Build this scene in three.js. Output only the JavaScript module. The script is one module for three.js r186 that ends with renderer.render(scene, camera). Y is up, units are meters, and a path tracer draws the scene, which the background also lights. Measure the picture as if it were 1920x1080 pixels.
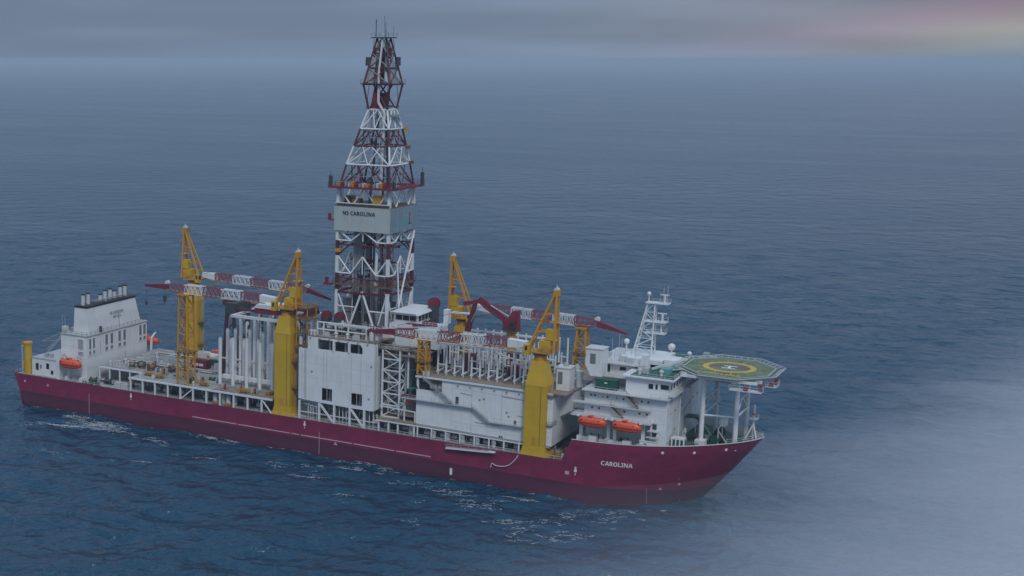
import * as THREE from 'three';
import { FontLoader } from 'three/addons/loaders/FontLoader.js';
import { TextGeometry } from 'three/addons/geometries/TextGeometry.js';
import { toCreasedNormals } from 'three/addons/utils/BufferGeometryUtils.js';

// ---------------------------------------------------------------- camera, sky, sun, exposure
const scene = new THREE.Scene();
const camera = new THREE.PerspectiveCamera(23.535, 1920 / 1080, 1, 120000);
camera.position.set(294.606, 111.231, 357.673);
camera.lookAt(294.606 - 0.54388 * 100, 111.231 - 0.16135 * 100, 357.673 - 0.82351 * 100);
camera.setViewOffset(1920, 1080, 589, 4, 1920, 1080);   // the lens is shifted: the picture is cut from the right of a wider one

const renderer = new THREE.WebGLRenderer({ antialias: true });
renderer.setSize(1024, 576);
renderer.toneMapping = THREE.LinearToneMapping;
renderer.toneMappingExposure = 0.95;
renderer.shadowMap.enabled = true;

const sun = new THREE.DirectionalLight(0xf5f5f0, 1.5);  // veiled sun behind thin overcast, high over the starboard bow
sun.position.set(110 + 240, 410, 310);
sun.target.position.set(110, 0, 0);
sun.castShadow = true;
sun.shadow.radius = 26;
sun.shadow.mapSize.set(2048, 2048);
Object.assign(sun.shadow.camera, { left: -180, right: 180, top: 180, bottom: -180, near: 50, far: 1200 });
scene.add(sun, sun.target);

let seed = 20240611;
const rnd = () => { seed = (seed + 0x6d2b79f5) | 0; let t = Math.imul(seed ^ (seed >>> 15), 1 | seed); t = (t + Math.imul(t ^ (t >>> 7), 61 | t)) ^ t; return ((t ^ (t >>> 14)) >>> 0) / 4294967296; };
const rr = (a, b) => a + (b - a) * rnd();
const clamp = (x, a = 0, b = 1) => Math.min(b, Math.max(a, x));
const lerp = (a, b, t) => a + (b - a) * t;
const smooth = (a, b, x) => { const t = clamp((x - a) / (b - a)); return t * t * (3 - 2 * t); };
// value noise for textures
function hash2(x, y) { let h = Math.imul(x, 374761393) + Math.imul(y, 668265263); h = Math.imul(h ^ (h >>> 13), 1274126177); return ((h ^ (h >>> 16)) >>> 0) / 4294967296; }
function vnoise(x, y, px = 1e9, py = 1e9) {
  const xi = Math.floor(x), yi = Math.floor(y), fx = x - xi, fy = y - yi, u = fx * fx * (3 - 2 * fx), v = fy * fy * (3 - 2 * fy);
  const m = (a, n) => ((a % n) + n) % n;
  const a = hash2(m(xi, px), m(yi, py)), b = hash2(m(xi + 1, px), m(yi, py)), c = hash2(m(xi, px), m(yi + 1, py)), d = hash2(m(xi + 1, px), m(yi + 1, py));
  return lerp(lerp(a, b, u), lerp(c, d, u), v);
}
const fbm = (x, y, o = 4, px = 1e9, py = 1e9) => { let s = 0, a = 0.5; for (let i = 0; i < o; i++) { s += a * vnoise(x, y, px, py); x *= 2; y *= 2; px *= 2; py *= 2; a *= 0.5; } return s; };

// overcast sky: grey-blue layered stratus, brighter overhead, a warm opening low to the right
{
  const W = 2048, H = 1024, d = new Float32Array(W * H * 4);
  const az0 = Math.atan2(-0.82351, -0.54388), warm = az0 + 0.56;
  for (let j = 0; j < H; j++) {
    const el = ((j + 0.5) / H - 0.5) * Math.PI, e = Math.max(0, el), s = Math.sin(e), deg = e * 57.3;
    for (let i = 0; i < W; i++) {
      const az = ((i + 0.5) / W - 0.5) * 2 * Math.PI;
      const up = 1.0 + 2.0 * Math.pow(s, 0.85);
      const px = ((az / (2 * Math.PI)) + 0.5);
      const band = fbm(px * 24, deg * 0.9 + 3, 4, 24, 1e9) - 0.47;          // long flat streaks low down
      const big = fbm(px * 10, deg * 0.08 + 9, 5, 10, 1e9) - 0.47;
      const low = Math.exp(-Math.pow((deg - 0.9) / 1.0, 2)), dark = Math.exp(-Math.pow((deg - 3.0) / 1.6, 2));
      let k = 0.6 * up * (1 + 0.85 * band * Math.exp(-deg / 14) + 0.5 * big * smooth(1, 9, deg)) * (1 + 0.06 * low - 0.05 * dark);
      let da = az - warm; da = Math.atan2(Math.sin(da), Math.cos(da));
      const g = Math.exp(-Math.pow(da / 0.24, 2) - Math.pow((deg - 1.4) / 2.4, 2)), s2 = deg - 10 * da, bow = (c, w) => Math.exp(-Math.pow((s2 - c) / w, 2)) * Math.exp(-Math.pow(da / 0.2, 2));
      const pk = bow(2.4, 0.6), ye = bow(1.5, 0.5), gr = bow(0.9, 0.4);       // washed-out foot of a rainbow in the haze
      const o = (j * W + i) * 4;
      const hz = Math.exp(-deg / 0.9);                                        // the lowest air, where cloud and haze run together
      d[o] = k * (1 + 0.05 * hz) * (0.28 + 0.006 * low + 0.12 * g + 0.085 * pk + 0.06 * ye); d[o + 1] = k * (1 + 0.08 * hz) * (0.375 + 0.006 * low + 0.035 * g + 0.035 * ye + 0.03 * gr - 0.02 * pk); d[o + 2] = k * (1 + 0.13 * hz) * (0.525 - 0.045 * g - 0.05 * ye); d[o + 3] = 1;
    }
  }
  const t = new THREE.DataTexture(d, W, H, THREE.RGBAFormat, THREE.FloatType);
  t.mapping = THREE.EquirectangularReflectionMapping; t.magFilter = THREE.LinearFilter; t.needsUpdate = true;
  scene.background = t; scene.environment = t;
}
scene.fog = new THREE.FogExp2(0xbfccda, 0.000125);

// ---------------------------------------------------------------- helpers
const V = (x, y, z) => new THREE.Vector3(x, y, z);
const P = (a) => (a.isVector3 ? a : V(a[0], a[1], a[2]));
const TILE = 14;
class MB {                                           // collects faces in ship coordinates, then becomes one mesh
  constructor() { this.p = []; this.n = []; }
  tri(a, b, c, na, nb, nc) {
    if (!na) { na = nb = nc = b.clone().sub(a).cross(c.clone().sub(a)).normalize(); }
    for (const v of [a, b, c]) this.p.push(v.x, v.y, v.z);
    for (const v of [na, nb, nc]) this.n.push(v.x, v.y, v.z);
    return this;
  }
  quad(a, b, c, d) { a = P(a); b = P(b); c = P(c); d = P(d); this.tri(a, b, c); return this.tri(a, c, d); }
  hexa(q) {                                          // eight corners: bottom ring 0-3, top ring 4-7, counter-clockwise from above
    const v = q.map(P);
    this.quad(v[3], v[2], v[1], v[0]); this.quad(v[4], v[5], v[6], v[7]);
    for (let i = 0; i < 4; i++) { const j = (i + 1) % 4; this.quad(v[i], v[j], v[j + 4], v[i + 4]); }
    return this;
  }
  hexaBox(a, b) { const q = (k) => [Math.min(a[k], b[k]), Math.max(a[k], b[k])]; return this.box(...q("x"), ...q("y"), ...q("z")); }
  box(x0, x1, y0, y1, z0, z1) { return this.hexa([[x0, y0, z1], [x1, y0, z1], [x1, y0, z0], [x0, y0, z0], [x0, y1, z1], [x1, y1, z1], [x1, y1, z0], [x0, y1, z0]]); }
  taper(x0, x1, z0, z1, y0, X0, X1, Z0, Z1, y1) { return this.hexa([[x0, y0, z1], [x1, y0, z1], [x1, y0, z0], [x0, y0, z0], [X0, y1, Z1], [X1, y1, Z1], [X1, y1, Z0], [X0, y1, Z0]]); }
  beam(a, b, w, h = w) {
    a = P(a); b = P(b);
    const d = b.clone().sub(a).normalize(), s = Math.abs(d.y) > 0.95 ? V(1, 0, 0) : V(0, 1, 0).cross(d).normalize();
    if (Math.abs(d.y) > 0.95) s.addScaledVector(d, -s.dot(d)).normalize();
    const u = d.clone().cross(s).normalize(), c = (o, i, j) => o.clone().addScaledVector(s, i * w / 2).addScaledVector(u, j * h / 2);
    const A = [c(a, -1, -1), c(a, 1, -1), c(a, 1, 1), c(a, -1, 1)], B = [c(b, -1, -1), c(b, 1, -1), c(b, 1, 1), c(b, -1, 1)];
    this.quad(A[3], A[2], A[1], A[0]); this.quad(...B);
    for (let i = 0; i < 4; i++) { const j = (i + 1) % 4; this.quad(A[i], A[j], B[j], B[i]); }
    return this;
  }
  tube(a, b, r0, r1 = r0, seg = 8) {
    a = P(a); b = P(b);
    const d = b.clone().sub(a).normalize(), s = (Math.abs(d.y) > 0.9 ? V(1, 0, 0) : V(0, 1, 0)).cross(d).normalize(), u = d.clone().cross(s);
    for (let i = 0; i < seg; i++) {
      const t0 = i / seg * 2 * Math.PI, t1 = (i + 1) / seg * 2 * Math.PI;
      const n0 = s.clone().multiplyScalar(Math.cos(t0)).addScaledVector(u, Math.sin(t0)), n1 = s.clone().multiplyScalar(Math.cos(t1)).addScaledVector(u, Math.sin(t1));
      const p0 = a.clone().addScaledVector(n0, r0), p1 = a.clone().addScaledVector(n1, r0), q0 = b.clone().addScaledVector(n0, r1), q1 = b.clone().addScaledVector(n1, r1);
      this.tri(p0, p1, q1, n0, n1, n1); this.tri(p0, q1, q0, n0, n1, n0);
      this.tri(a, p1, p0); this.tri(b, q0, q1);
    }
    return this;
  }
  prism(poly, f, t0, t1, holes = []) {               // polygon with holes, placed by f(u, v, t), from t0 to t1
    const c = poly.map((q) => new THREE.Vector2(...q)), h = holes.map((o) => o.map((q) => new THREE.Vector2(...q)));
    if (THREE.ShapeUtils.isClockWise(c)) c.reverse();
    h.forEach((o) => { if (!THREE.ShapeUtils.isClockWise(o)) o.reverse(); });
    const all = c.concat(...h), P0 = all.map((q) => f(q.x, q.y, t0)), P1 = all.map((q) => f(q.x, q.y, t1));
    for (const [i, j, k] of THREE.ShapeUtils.triangulateShape(c, h)) { this.tri(P1[i], P1[j], P1[k]); this.tri(P0[k], P0[j], P0[i]); }
    let o = 0;
    for (const ring of [c, ...h]) { for (let i = 0; i < ring.length; i++) { const j = (i + 1) % ring.length; this.quad(P0[o + i], P0[o + j], P1[o + j], P1[o + i]); } o += ring.length; }
    return this;
  }
  add(g, m) {
    const q = (g.index ? g.toNonIndexed() : g.clone()); if (m) q.applyMatrix4(m);
    for (const x of q.attributes.position.array) this.p.push(x); for (const x of q.attributes.normal.array) this.n.push(x);
    return this;
  }
  geometry(o) {
    const p = new Float32Array(this.p), uv = new Float32Array(p.length / 3 * 2);
    for (let i = 0; i < p.length / 3; i++) {
      const nx = Math.abs(this.n[3 * i]), ny = Math.abs(this.n[3 * i + 1]), nz = Math.abs(this.n[3 * i + 2]), x = p[3 * i], y = p[3 * i + 1], z = p[3 * i + 2];
      const [a, b] = ny > nx && ny > nz ? [x, z] : nx > nz ? [z, y] : [x, y];
      uv[2 * i] = a / TILE; uv[2 * i + 1] = b / TILE;
      p[3 * i] -= o.x; p[3 * i + 1] -= o.y; p[3 * i + 2] -= o.z;
    }
    const g = new THREE.BufferGeometry();
    g.setAttribute('position', new THREE.BufferAttribute(p, 3)); g.setAttribute('normal', new THREE.BufferAttribute(new Float32Array(this.n), 3)); g.setAttribute('uv', new THREE.BufferAttribute(uv, 2));
    return g;
  }
  build(name, m, parent = scene) { return put(new THREE.Mesh(this.geometry(originOf(parent)), m), name, parent); }
}
const mb = () => new MB();
const org = new WeakMap(), originOf = (o) => org.get(o) || V(0, 0, 0), used = {};
const numbered = (n) => { const k = used[n] = (used[n] ?? -1) + 1; return k ? n + '_' + String(k).padStart(3, '0') : n; };
function put(o, name, parent) {
  o.name = parent === scene ? numbered(name) : name; o.castShadow = o.receiveShadow = true;
  parent.add(o); org.set(o, originOf(parent)); return o;
}
function thing(name, label, category, at = [0, 0, 0], group) {
  const o = new THREE.Group(); o.name = numbered(name); o.position.set(...at); scene.add(o); org.set(o, V(...at));
  o.userData = { label, category }; if (group) o.userData.group = group;
  return o;
}
function tag(o, label, category, group) { o.userData.label = label; o.userData.category = category; if (group) o.userData.group = group; return o; }
function copyOf(proto, at, turn = 0, label, group, scale = 1) {
  const o = proto.clone(); o.name = numbered(proto.userData.kindName); o.userData = { label, category: proto.userData.category }; if (group) o.userData.group = group;
  o.position.set(...at); o.rotation.y = turn; o.scale.setScalar(scale); scene.add(o); return o;
}
const UC = new THREE.CylinderGeometry(1, 1, 1, 8), UB = new THREE.BoxGeometry(1, 1, 1), UPY = V(0, 1, 0);
function bar(parent, name, m, a, b, r, square) {      // one straight member as a part of its own, sharing its geometry with all the others
  a = P(a).clone().sub(originOf(parent)); b = P(b).clone().sub(originOf(parent));
  const o = new THREE.Mesh(square ? UB : UC, m), d = b.clone().sub(a), l = d.length();
  o.position.copy(a).lerp(b, 0.5); o.quaternion.setFromUnitVectors(UPY, d.normalize()); o.scale.set(square ? 2 * r : r, l, square ? 2 * r : r);
  return put(o, name, parent);
}
function block(parent, name, m, x0, x1, y0, y1, z0, z1) { return mb().box(x0, x1, y0, y1, z0, z1).build(name, m, parent); }
function railing(parent, pts, m, closed, name = 'railing', h = 1.1, step = 2.2) {
  const g = mb(); pts = pts.map(P); if (closed) pts.push(pts[0]);
  for (let i = 0; i + 1 < pts.length; i++) {
    const a = pts[i], b = pts[i + 1], n = Math.max(1, Math.round(a.distanceTo(b) / step));
    for (const k of [0.5, 1]) g.beam(a.clone().setY(a.y + h * k), b.clone().setY(b.y + h * k), 0.07);
    for (let j = 0; j <= n; j++) { const q = a.clone().lerp(b, j / n); g.beam(q, q.clone().setY(q.y + h), 0.07); }
  }
  return g.build(name, m, parent);
}

// ---------------------------------------------------------------- textures and materials
function dataTex(n, f, srgb, ch = 4) {
  const d = new Uint8Array(n * n * 4);
  for (let j = 0; j < n; j++) for (let i = 0; i < n; i++) { const c = f(i / n, j / n), o = (j * n + i) * 4; for (let k = 0; k < 3; k++) d[o + k] = clamp(c[k] ?? c[0]) * 255; d[o + 3] = 255; }
  const t = new THREE.DataTexture(d, n, n, THREE.RGBAFormat); t.magFilter = THREE.LinearFilter; t.minFilter = THREE.LinearMipmapLinearFilter; t.wrapS = t.wrapT = THREE.RepeatWrapping;
  if (srgb) t.colorSpace = THREE.SRGBColorSpace; t.needsUpdate = true; return t;
}
// paint: slight blotches, fine grain, run-down dirt and rust streaks with outlines of their own
const paintTex = dataTex(512, (u, v) => {
  const b = fbm(u * 6, v * 6, 4, 6, 6) - 0.47, g = vnoise(u * 160, v * 160, 160, 160) - 0.5;
  const st = Math.max(0, fbm(u * 60, v * 3, 3, 60, 3) - 0.6) * 2.2, ru = Math.max(0, fbm(u * 46 + 7, v * 4, 4, 46, 4) - 0.66) * 4;
  const k = 0.965 + 0.08 * b + 0.025 * g - 0.14 * st;
  return [k - 0.04 * ru, k - 0.12 * ru, k - 0.18 * ru];
}, true);
const deckTex = dataTex(512, (u, v) => {
  const b = fbm(u * 5, v * 5, 5, 5, 5) - 0.47, s = Math.max(0, fbm(u * 14 + 3, v * 14, 4, 14, 14) - 0.55), g = vnoise(u * 200, v * 200, 200, 200) - 0.5;
  const k = 0.88 + 0.32 * b - 0.9 * s + 0.06 * g;
  return [k, k - 0.08 * s, k - 0.15 * s];
}, true);
// hull plating: broad faded patches, scuffs from fenders and thin rust runs
const hullTex = dataTex(512, (u, v) => {
  const b = fbm(u * 5, v * 7, 5, 5, 7) - 0.47, sc = Math.max(0, fbm(u * 9 + 2, v * 40, 4, 9, 40) - 0.62) * 1.6, ru = Math.max(0, fbm(u * 80, v * 4, 4, 80, 4) - 0.66) * 2.5, g = vnoise(u * 180, v * 180, 180, 180) - 0.5;
  const k = 0.93 + 0.3 * b + 0.04 * g - 0.2 * ru;
  return [k + 0.1 * sc, k + 0.25 * sc - 0.1 * ru, k + 0.22 * sc - 0.15 * ru];
}, true);
const C = (r, g, b) => new THREE.Color().setRGB(r, g, b);
const paint = (r, g, b, rough = 0.55, map = paintTex) => new THREE.MeshStandardMaterial({ color: C(r, g, b), roughness: rough, map });
const M = {
  white: paint(0.74, 0.75, 0.76), offwhite: paint(0.6, 0.61, 0.61), grey: paint(0.3, 0.32, 0.34), panel: paint(0.46, 0.5, 0.49), darkBluePanel: paint(0.22, 0.29, 0.35), dark: paint(0.05, 0.06, 0.07, 0.7), black: paint(0.02, 0.02, 0.022, 0.6),
  hull: paint(0.25, 0.022, 0.076, 0.45, hullTex), boot: paint(0.1, 0.02, 0.05, 0.55, hullTex), red: paint(0.2, 0.02, 0.042), darkred: paint(0.1, 0.02, 0.032), boomRed: paint(0.27, 0.07, 0.09), yellow: paint(0.6, 0.37, 0.02, 0.5), orangeYellow: paint(0.58, 0.28, 0.025, 0.5),
  orange: paint(0.78, 0.1, 0.04, 0.4), green: paint(0.02, 0.1, 0.07), deckGreen: paint(0.045, 0.15, 0.11, 0.8, deckTex), deckGrey: paint(0.38, 0.38, 0.37, 0.85, deckTex), tan: paint(0.3, 0.235, 0.18, 0.85, deckTex), brown: paint(0.2, 0.12, 0.07, 0.8, deckTex),
  heli: paint(0.17, 0.225, 0.14, 0.85, deckTex), heliGrey: paint(0.21, 0.2, 0.16, 0.9, deckTex), mark: paint(0.56, 0.4, 0.06, 0.8), markWhite: paint(0.75, 0.75, 0.74, 0.8), pink: paint(0.55, 0.38, 0.42, 0.6),
  teal: paint(0.1, 0.36, 0.33), steel: new THREE.MeshStandardMaterial({ color: C(0.45, 0.46, 0.47), roughness: 0.45, metalness: 0.6 }), rope: paint(0.08, 0.08, 0.08, 0.9),
  glass: new THREE.MeshStandardMaterial({ color: C(0.02, 0.03, 0.035), roughness: 0.12 }), louvre: paint(0.16, 0.19, 0.21, 0.7), lightgrey: paint(0.45, 0.47, 0.48),
};
const font = await new FontLoader().loadAsync('fonts/droid/droid_sans_bold.typeface.json');
function text(s, size, name, m, parent, place) {       // raised lettering; place(mesh) sets where it stands
  const g = new TextGeometry(s, { font, size, depth: 0.06, curveSegments: 3 }); g.center();
  const o = put(new THREE.Mesh(g, m), name, parent); place(o); o.position.sub(originOf(parent)); return o;
}
// ---------------------------------------------------------------- the sea
const WAVES = [];
for (let i = 0; i < 34; i++) {
  const L = 4.5 * Math.pow(8, i / 33), dir = 1.1 + (rnd() + rnd() - 1) * 1.25, A = 0.0115 * L * rr(0.6, 1.2) * lerp(1, 0.3, smooth(6, 17, L));
  WAVES.push([Math.cos(dir) * 2 * Math.PI / L, Math.sin(dir) * 2 * Math.PI / L, rr(0, 6.28), A, L]);
}
function wave(x, z, cell = 0) {
  let y = 0;
  for (const [kx, kz, ph, A, L] of WAVES) { if (L < cell * 2.4) continue; const f = cell ? smooth(2.4, 5, L / cell) : 1; const s = Math.sin(kx * x + kz * z + ph); y += f * A * (s + 0.25 * Math.abs(s) - 0.16); }
  return y;
}
const heights = (() => {                               // tileable short chop: sines with whole numbers of waves across the tile
  const n = 2048, tab = new Float32Array(n), h = new Float32Array(n * n);
  for (let i = 0; i < n; i++) { const s = Math.sin(i / n * 2 * Math.PI); tab[i] = s + 0.3 * Math.abs(s); }
  for (let w = 0; w < 64; w++) {
    const k = 12 * Math.pow(16, w / 63), dir = 1.1 + (rnd() + rnd() + rnd() - 1.5) * 1.7, kx = Math.round(k * Math.cos(dir)), kz = Math.round(k * Math.sin(dir)), ph = Math.floor(rnd() * n), A = 1 / Math.pow(k, 1.05);
    for (let j = 0; j < n; j++) for (let i = 0, q = ((kz * j + ph) % n + n * 4) % n; i < n; i++) { h[j * n + i] += A * tab[q]; q += kx; if (q >= n) q -= n; else if (q < 0) q += n; }
  }
  let lo = 1e9, hi = -1e9; for (const x of h) { if (x < lo) lo = x; if (x > hi) hi = x; }
  const d = new Uint8Array(n * n * 4);
  for (let i = 0; i < n * n; i++) { const q = (h[i] - lo) / (hi - lo) * 255; d[4 * i] = d[4 * i + 1] = d[4 * i + 2] = q; d[4 * i + 3] = 255; }
  const t = new THREE.DataTexture(d, n, n, THREE.RGBAFormat); t.magFilter = THREE.LinearFilter; t.wrapS = t.wrapT = THREE.RepeatWrapping; t.needsUpdate = true; return t;
})();
const swell = (() => {                                 // longer waves as slopes, for the water too far off to shape
  const n = 1024, sx = new Float32Array(n * n), sz = new Float32Array(n * n), tab = new Float32Array(n); for (let i = 0; i < n; i++) tab[i] = Math.cos(i / n * 2 * Math.PI);
  for (let w = 0; w < 48; w++) {
    const k = 11 * Math.pow(7, w / 47), dir = 1.1 + (rnd() + rnd() + rnd() - 1.5) * 1.6, kx = Math.round(k * Math.cos(dir)), kz = Math.round(k * Math.sin(dir)), ph = Math.floor(rnd() * n), q = Math.hypot(kx, kz) || 1, A = 0.034;
    for (let j = 0; j < n; j++) for (let i = 0; i < n; i++) { const c = A * tab[(((kx * i + kz * j + ph) % n) + n) % n]; sx[j * n + i] += c * kx / q; sz[j * n + i] += c * kz / q; }
  }
  const d = new Uint8Array(n * n * 4);
  for (let i = 0; i < n * n; i++) { const l = Math.hypot(sx[i], sz[i], 1); d[4 * i] = (-sx[i] / l * 0.5 + 0.5) * 255; d[4 * i + 1] = (-sz[i] / l * 0.5 + 0.5) * 255; d[4 * i + 2] = (1 / l * 0.5 + 0.5) * 255; d[4 * i + 3] = 255; }
  const t = new THREE.DataTexture(d, n, n, THREE.RGBAFormat); t.magFilter = THREE.LinearFilter; t.wrapS = t.wrapT = THREE.RepeatWrapping; t.needsUpdate = true; t.repeat.set(1 / 397, 1 / 397); return t;
})();
const gusts = dataTex(256, (u, v) => { const k = fbm(u * 4, v * 9, 5, 4, 9); return [0, 0.5 + 0.6 * (k - 0.47), 0]; });   // wind-ruffled and smoother patches
const seaMat = new THREE.MeshPhysicalMaterial({ color: C(0.007, 0.05, 0.095), roughness: 0.28, ior: 1.333, bumpMap: heights, bumpScale: 1.5, normalMap: swell, normalScale: new THREE.Vector2(1.35, 1.35), roughnessMap: gusts });
const BT = 83; heights.repeat.set(1 / BT, 1 / BT); gusts.repeat.set(1 / 640, 1 / 640);
{
  const cx = 294.6, cz = 357.7, a0 = Math.atan2(-0.82351, -0.54388), th = [], rs = [];
  for (let i = 0; i <= 760; i++) th.push(a0 - 0.27 + i / 760 * 0.96);
  for (let i = 1; i < 80; i++) th.push(a0 + 0.69 + i / 80 * (2 * Math.PI - 0.96));
  for (let r = 4; r < 200; r *= 1.25) rs.push(r);
  for (let r = 200; r < 900; r *= 1.0042) rs.push(r);
  for (let r = 900; r < 4000; r *= 1.011) rs.push(r);
  for (let r = 4000; r < 44000; r *= 1.06) rs.push(r);
  const nt = th.length, nr = rs.length, pos = new Float32Array(nt * nr * 3 + 3), uv = new Float32Array(nt * nr * 2 + 2), idx = [];
  for (let j = 0; j < nr; j++) for (let i = 0; i < nt; i++) {
    const r = rs[j], x = cx + r * Math.cos(th[i]), z = cz + r * Math.sin(th[i]), o = j * nt + i;
    const cell = Math.max(j + 1 < nr ? (rs[j + 1] - r) * 0.9 : r * 0.06, i < 760 ? r * 0.00126 : r * 0.07);
    pos[3 * o] = x; pos[3 * o + 1] = r > 1700 ? 0 : wave(x, z, cell) * smooth(1700, 750, r); pos[3 * o + 2] = z; uv[2 * o] = x; uv[2 * o + 1] = z;
    if (j + 1 < nr) { const i2 = (i + 1) % nt, a = o, b = j * nt + i2, c = a + nt, d = b + nt; idx.push(a, c, b, b, c, d); }
  }
  const n = nt * nr; pos[3 * n] = cx; pos[3 * n + 1] = 0; pos[3 * n + 2] = cz; uv[2 * n] = cx; uv[2 * n + 1] = cz;
  for (let i = 0; i < nt; i++) idx.push(n, i, (i + 1) % nt);
  const g = new THREE.BufferGeometry(); g.setAttribute('position', new THREE.BufferAttribute(pos, 3)); g.setAttribute('uv', new THREE.BufferAttribute(uv, 2)); g.setIndex(idx); g.computeVertexNormals();
  const o = put(new THREE.Mesh(g, seaMat), 'sea', scene); o.userData.kind = 'structure';
}
// foam: torn streaks of froth lying on the water along the hull and on a few breaking crests
{
  const g = new THREE.CircleGeometry(1, 7); g.rotateX(-Math.PI / 2);
  const pa = g.attributes.position; for (let i = 1; i < pa.count; i++) { const k = 0.6 + 0.8 * hash2(i % 7, 3); pa.setX(i, pa.getX(i) * k); pa.setZ(i, pa.getZ(i) * k); }
  g.computeVertexNormals();
  const list = [], streak = (x0, z0, x1, z1, wob, width, n) => {          // a handful of thin curling filaments with a few thicker knots
    const dx = x1 - x0, dz = z1 - z0, l = Math.hypot(dx, dz), ux = dx / l, uz = dz / l, fil = Math.max(3, Math.round(n / 60));
    for (let f = 0; f < fil; f++) {
      const s = rr(0, 999), a = rr(0, 0.9), b = Math.min(1, a + rr(0.08, 0.35)), off = (rnd() - 0.5) * width * 3.4, fr = rr(0.12, 0.3);
      for (let q = a * l; q < b * l; q += 0.2) {
        const den = vnoise(q * 0.55 + s, 3.3), e = Math.min(1, (q - a * l) / 1.2, (b * l - q) / 1.2); if (den < 0.3 || rnd() > 0.25 + 0.6 * e) continue;
        const c = (fbm(q * fr + s, 1.5, 3) - 0.47) * wob * 1.3 + off, sp = (rnd() + rnd() + rnd() - 1.5) * (0.3 + 1.5 * smooth(0.5, 0.95, den));
        list.push([x0 + ux * q - uz * (c + sp) + (rnd() - 0.5) * 0.3, z0 + uz * q + ux * (c + sp), rr(0.06, 0.18) * (0.6 + 0.8 * den)]);
      }
    }
  };
  const S = [[8, 21.9, 14, 22.6, 1, 1, 380], [24, 28, 52, 27, 5, 1.3, 2000], [27, 33, 47, 29, 4, 1.2, 1500], [20, 40, 44, 33.5, 4, 1.1, 1700], [40, 34, 58, 31.5, 3, 1, 1300], [36, 27, 45, 30, 3, 1, 600], [68, 21.7, 88, 23.4, 2.5, 1.2, 1500], [58, 36.5, 72, 35, 3, 1.6, 900], [44, 62, 60, 61, 2, 1, 420], [66, 58, 78, 52, 3, 1, 360],
    [76, 43, 92, 41, 2, 0.9, 480], [104, 37, 121, 33, 4, 1.4, 1000], [112, 44, 126, 40, 4, 1.3, 600], [116, 23, 130, 22, 1.6, 0.7, 520], [122, 30, 137, 26, 3, 1.2, 900], [128, 23.5, 140, 23, 2, 1, 600], [140, 34, 152, 29, 3, 1.2, 420], [149, 45, 157, 42, 2, 0.8, 260], [153, 35, 165, 29.5, 3, 1.5, 900],
    [166, 33, 181, 27.5, 3, 1.4, 1100], [162, 40, 178, 36, 4, 1.6, 700], [172, 47, 188, 44, 4, 2, 700], [184, 39, 202, 33, 5, 2.4, 900], [188, 46, 200, 42, 4, 2.4, 420], [187, 32, 199, 26.5, 3, 1.6, 420], [196, 29, 206, 24, 3, 1.6, 900], [180, 55, 200, 47, 5, 2.6, 700], [150, 62, 170, 57, 5, 2, 260], [203, 22, 210, 17, 2, 1, 300], [128, 54, 142, 50, 3, 1, 260]];
  for (const a of S) streak(...a);
  for (let x = 6; x < 182; x += rr(5, 11)) streak(x, 21.5, x + rr(4, 9), 21.7, 0.4, 0.25, 170);
  for (let i = 0; i < 46; i++) { const x = rr(-380, 420), z = rr(-900, -60), l = rr(1.5, 5); streak(x, z, x + l, z - l * rr(0.1, 0.7), 0.8, 0.4, 26); }
  const im = new THREE.InstancedMesh(g, new THREE.MeshStandardMaterial({ color: C(0.6, 0.63, 0.63), roughness: 0.95, transparent: true, opacity: 0.48 }), list.length), m = new THREE.Matrix4(), q = new THREE.Quaternion();
  list.forEach(([x, z, s], i) => { q.setFromAxisAngle(UPY, i * 2.4); m.compose(V(x, wave(x, z, 2) + 0.12, z), q, V(s * 1.5, s, s * 1.1)); im.setMatrixAt(i, m); });
  put(im, 'sea_foam', scene); im.userData = { kind: 'stuff', label: 'torn white foam streaks drifting on the dark water beside the hull', category: 'foam' };
}
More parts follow.
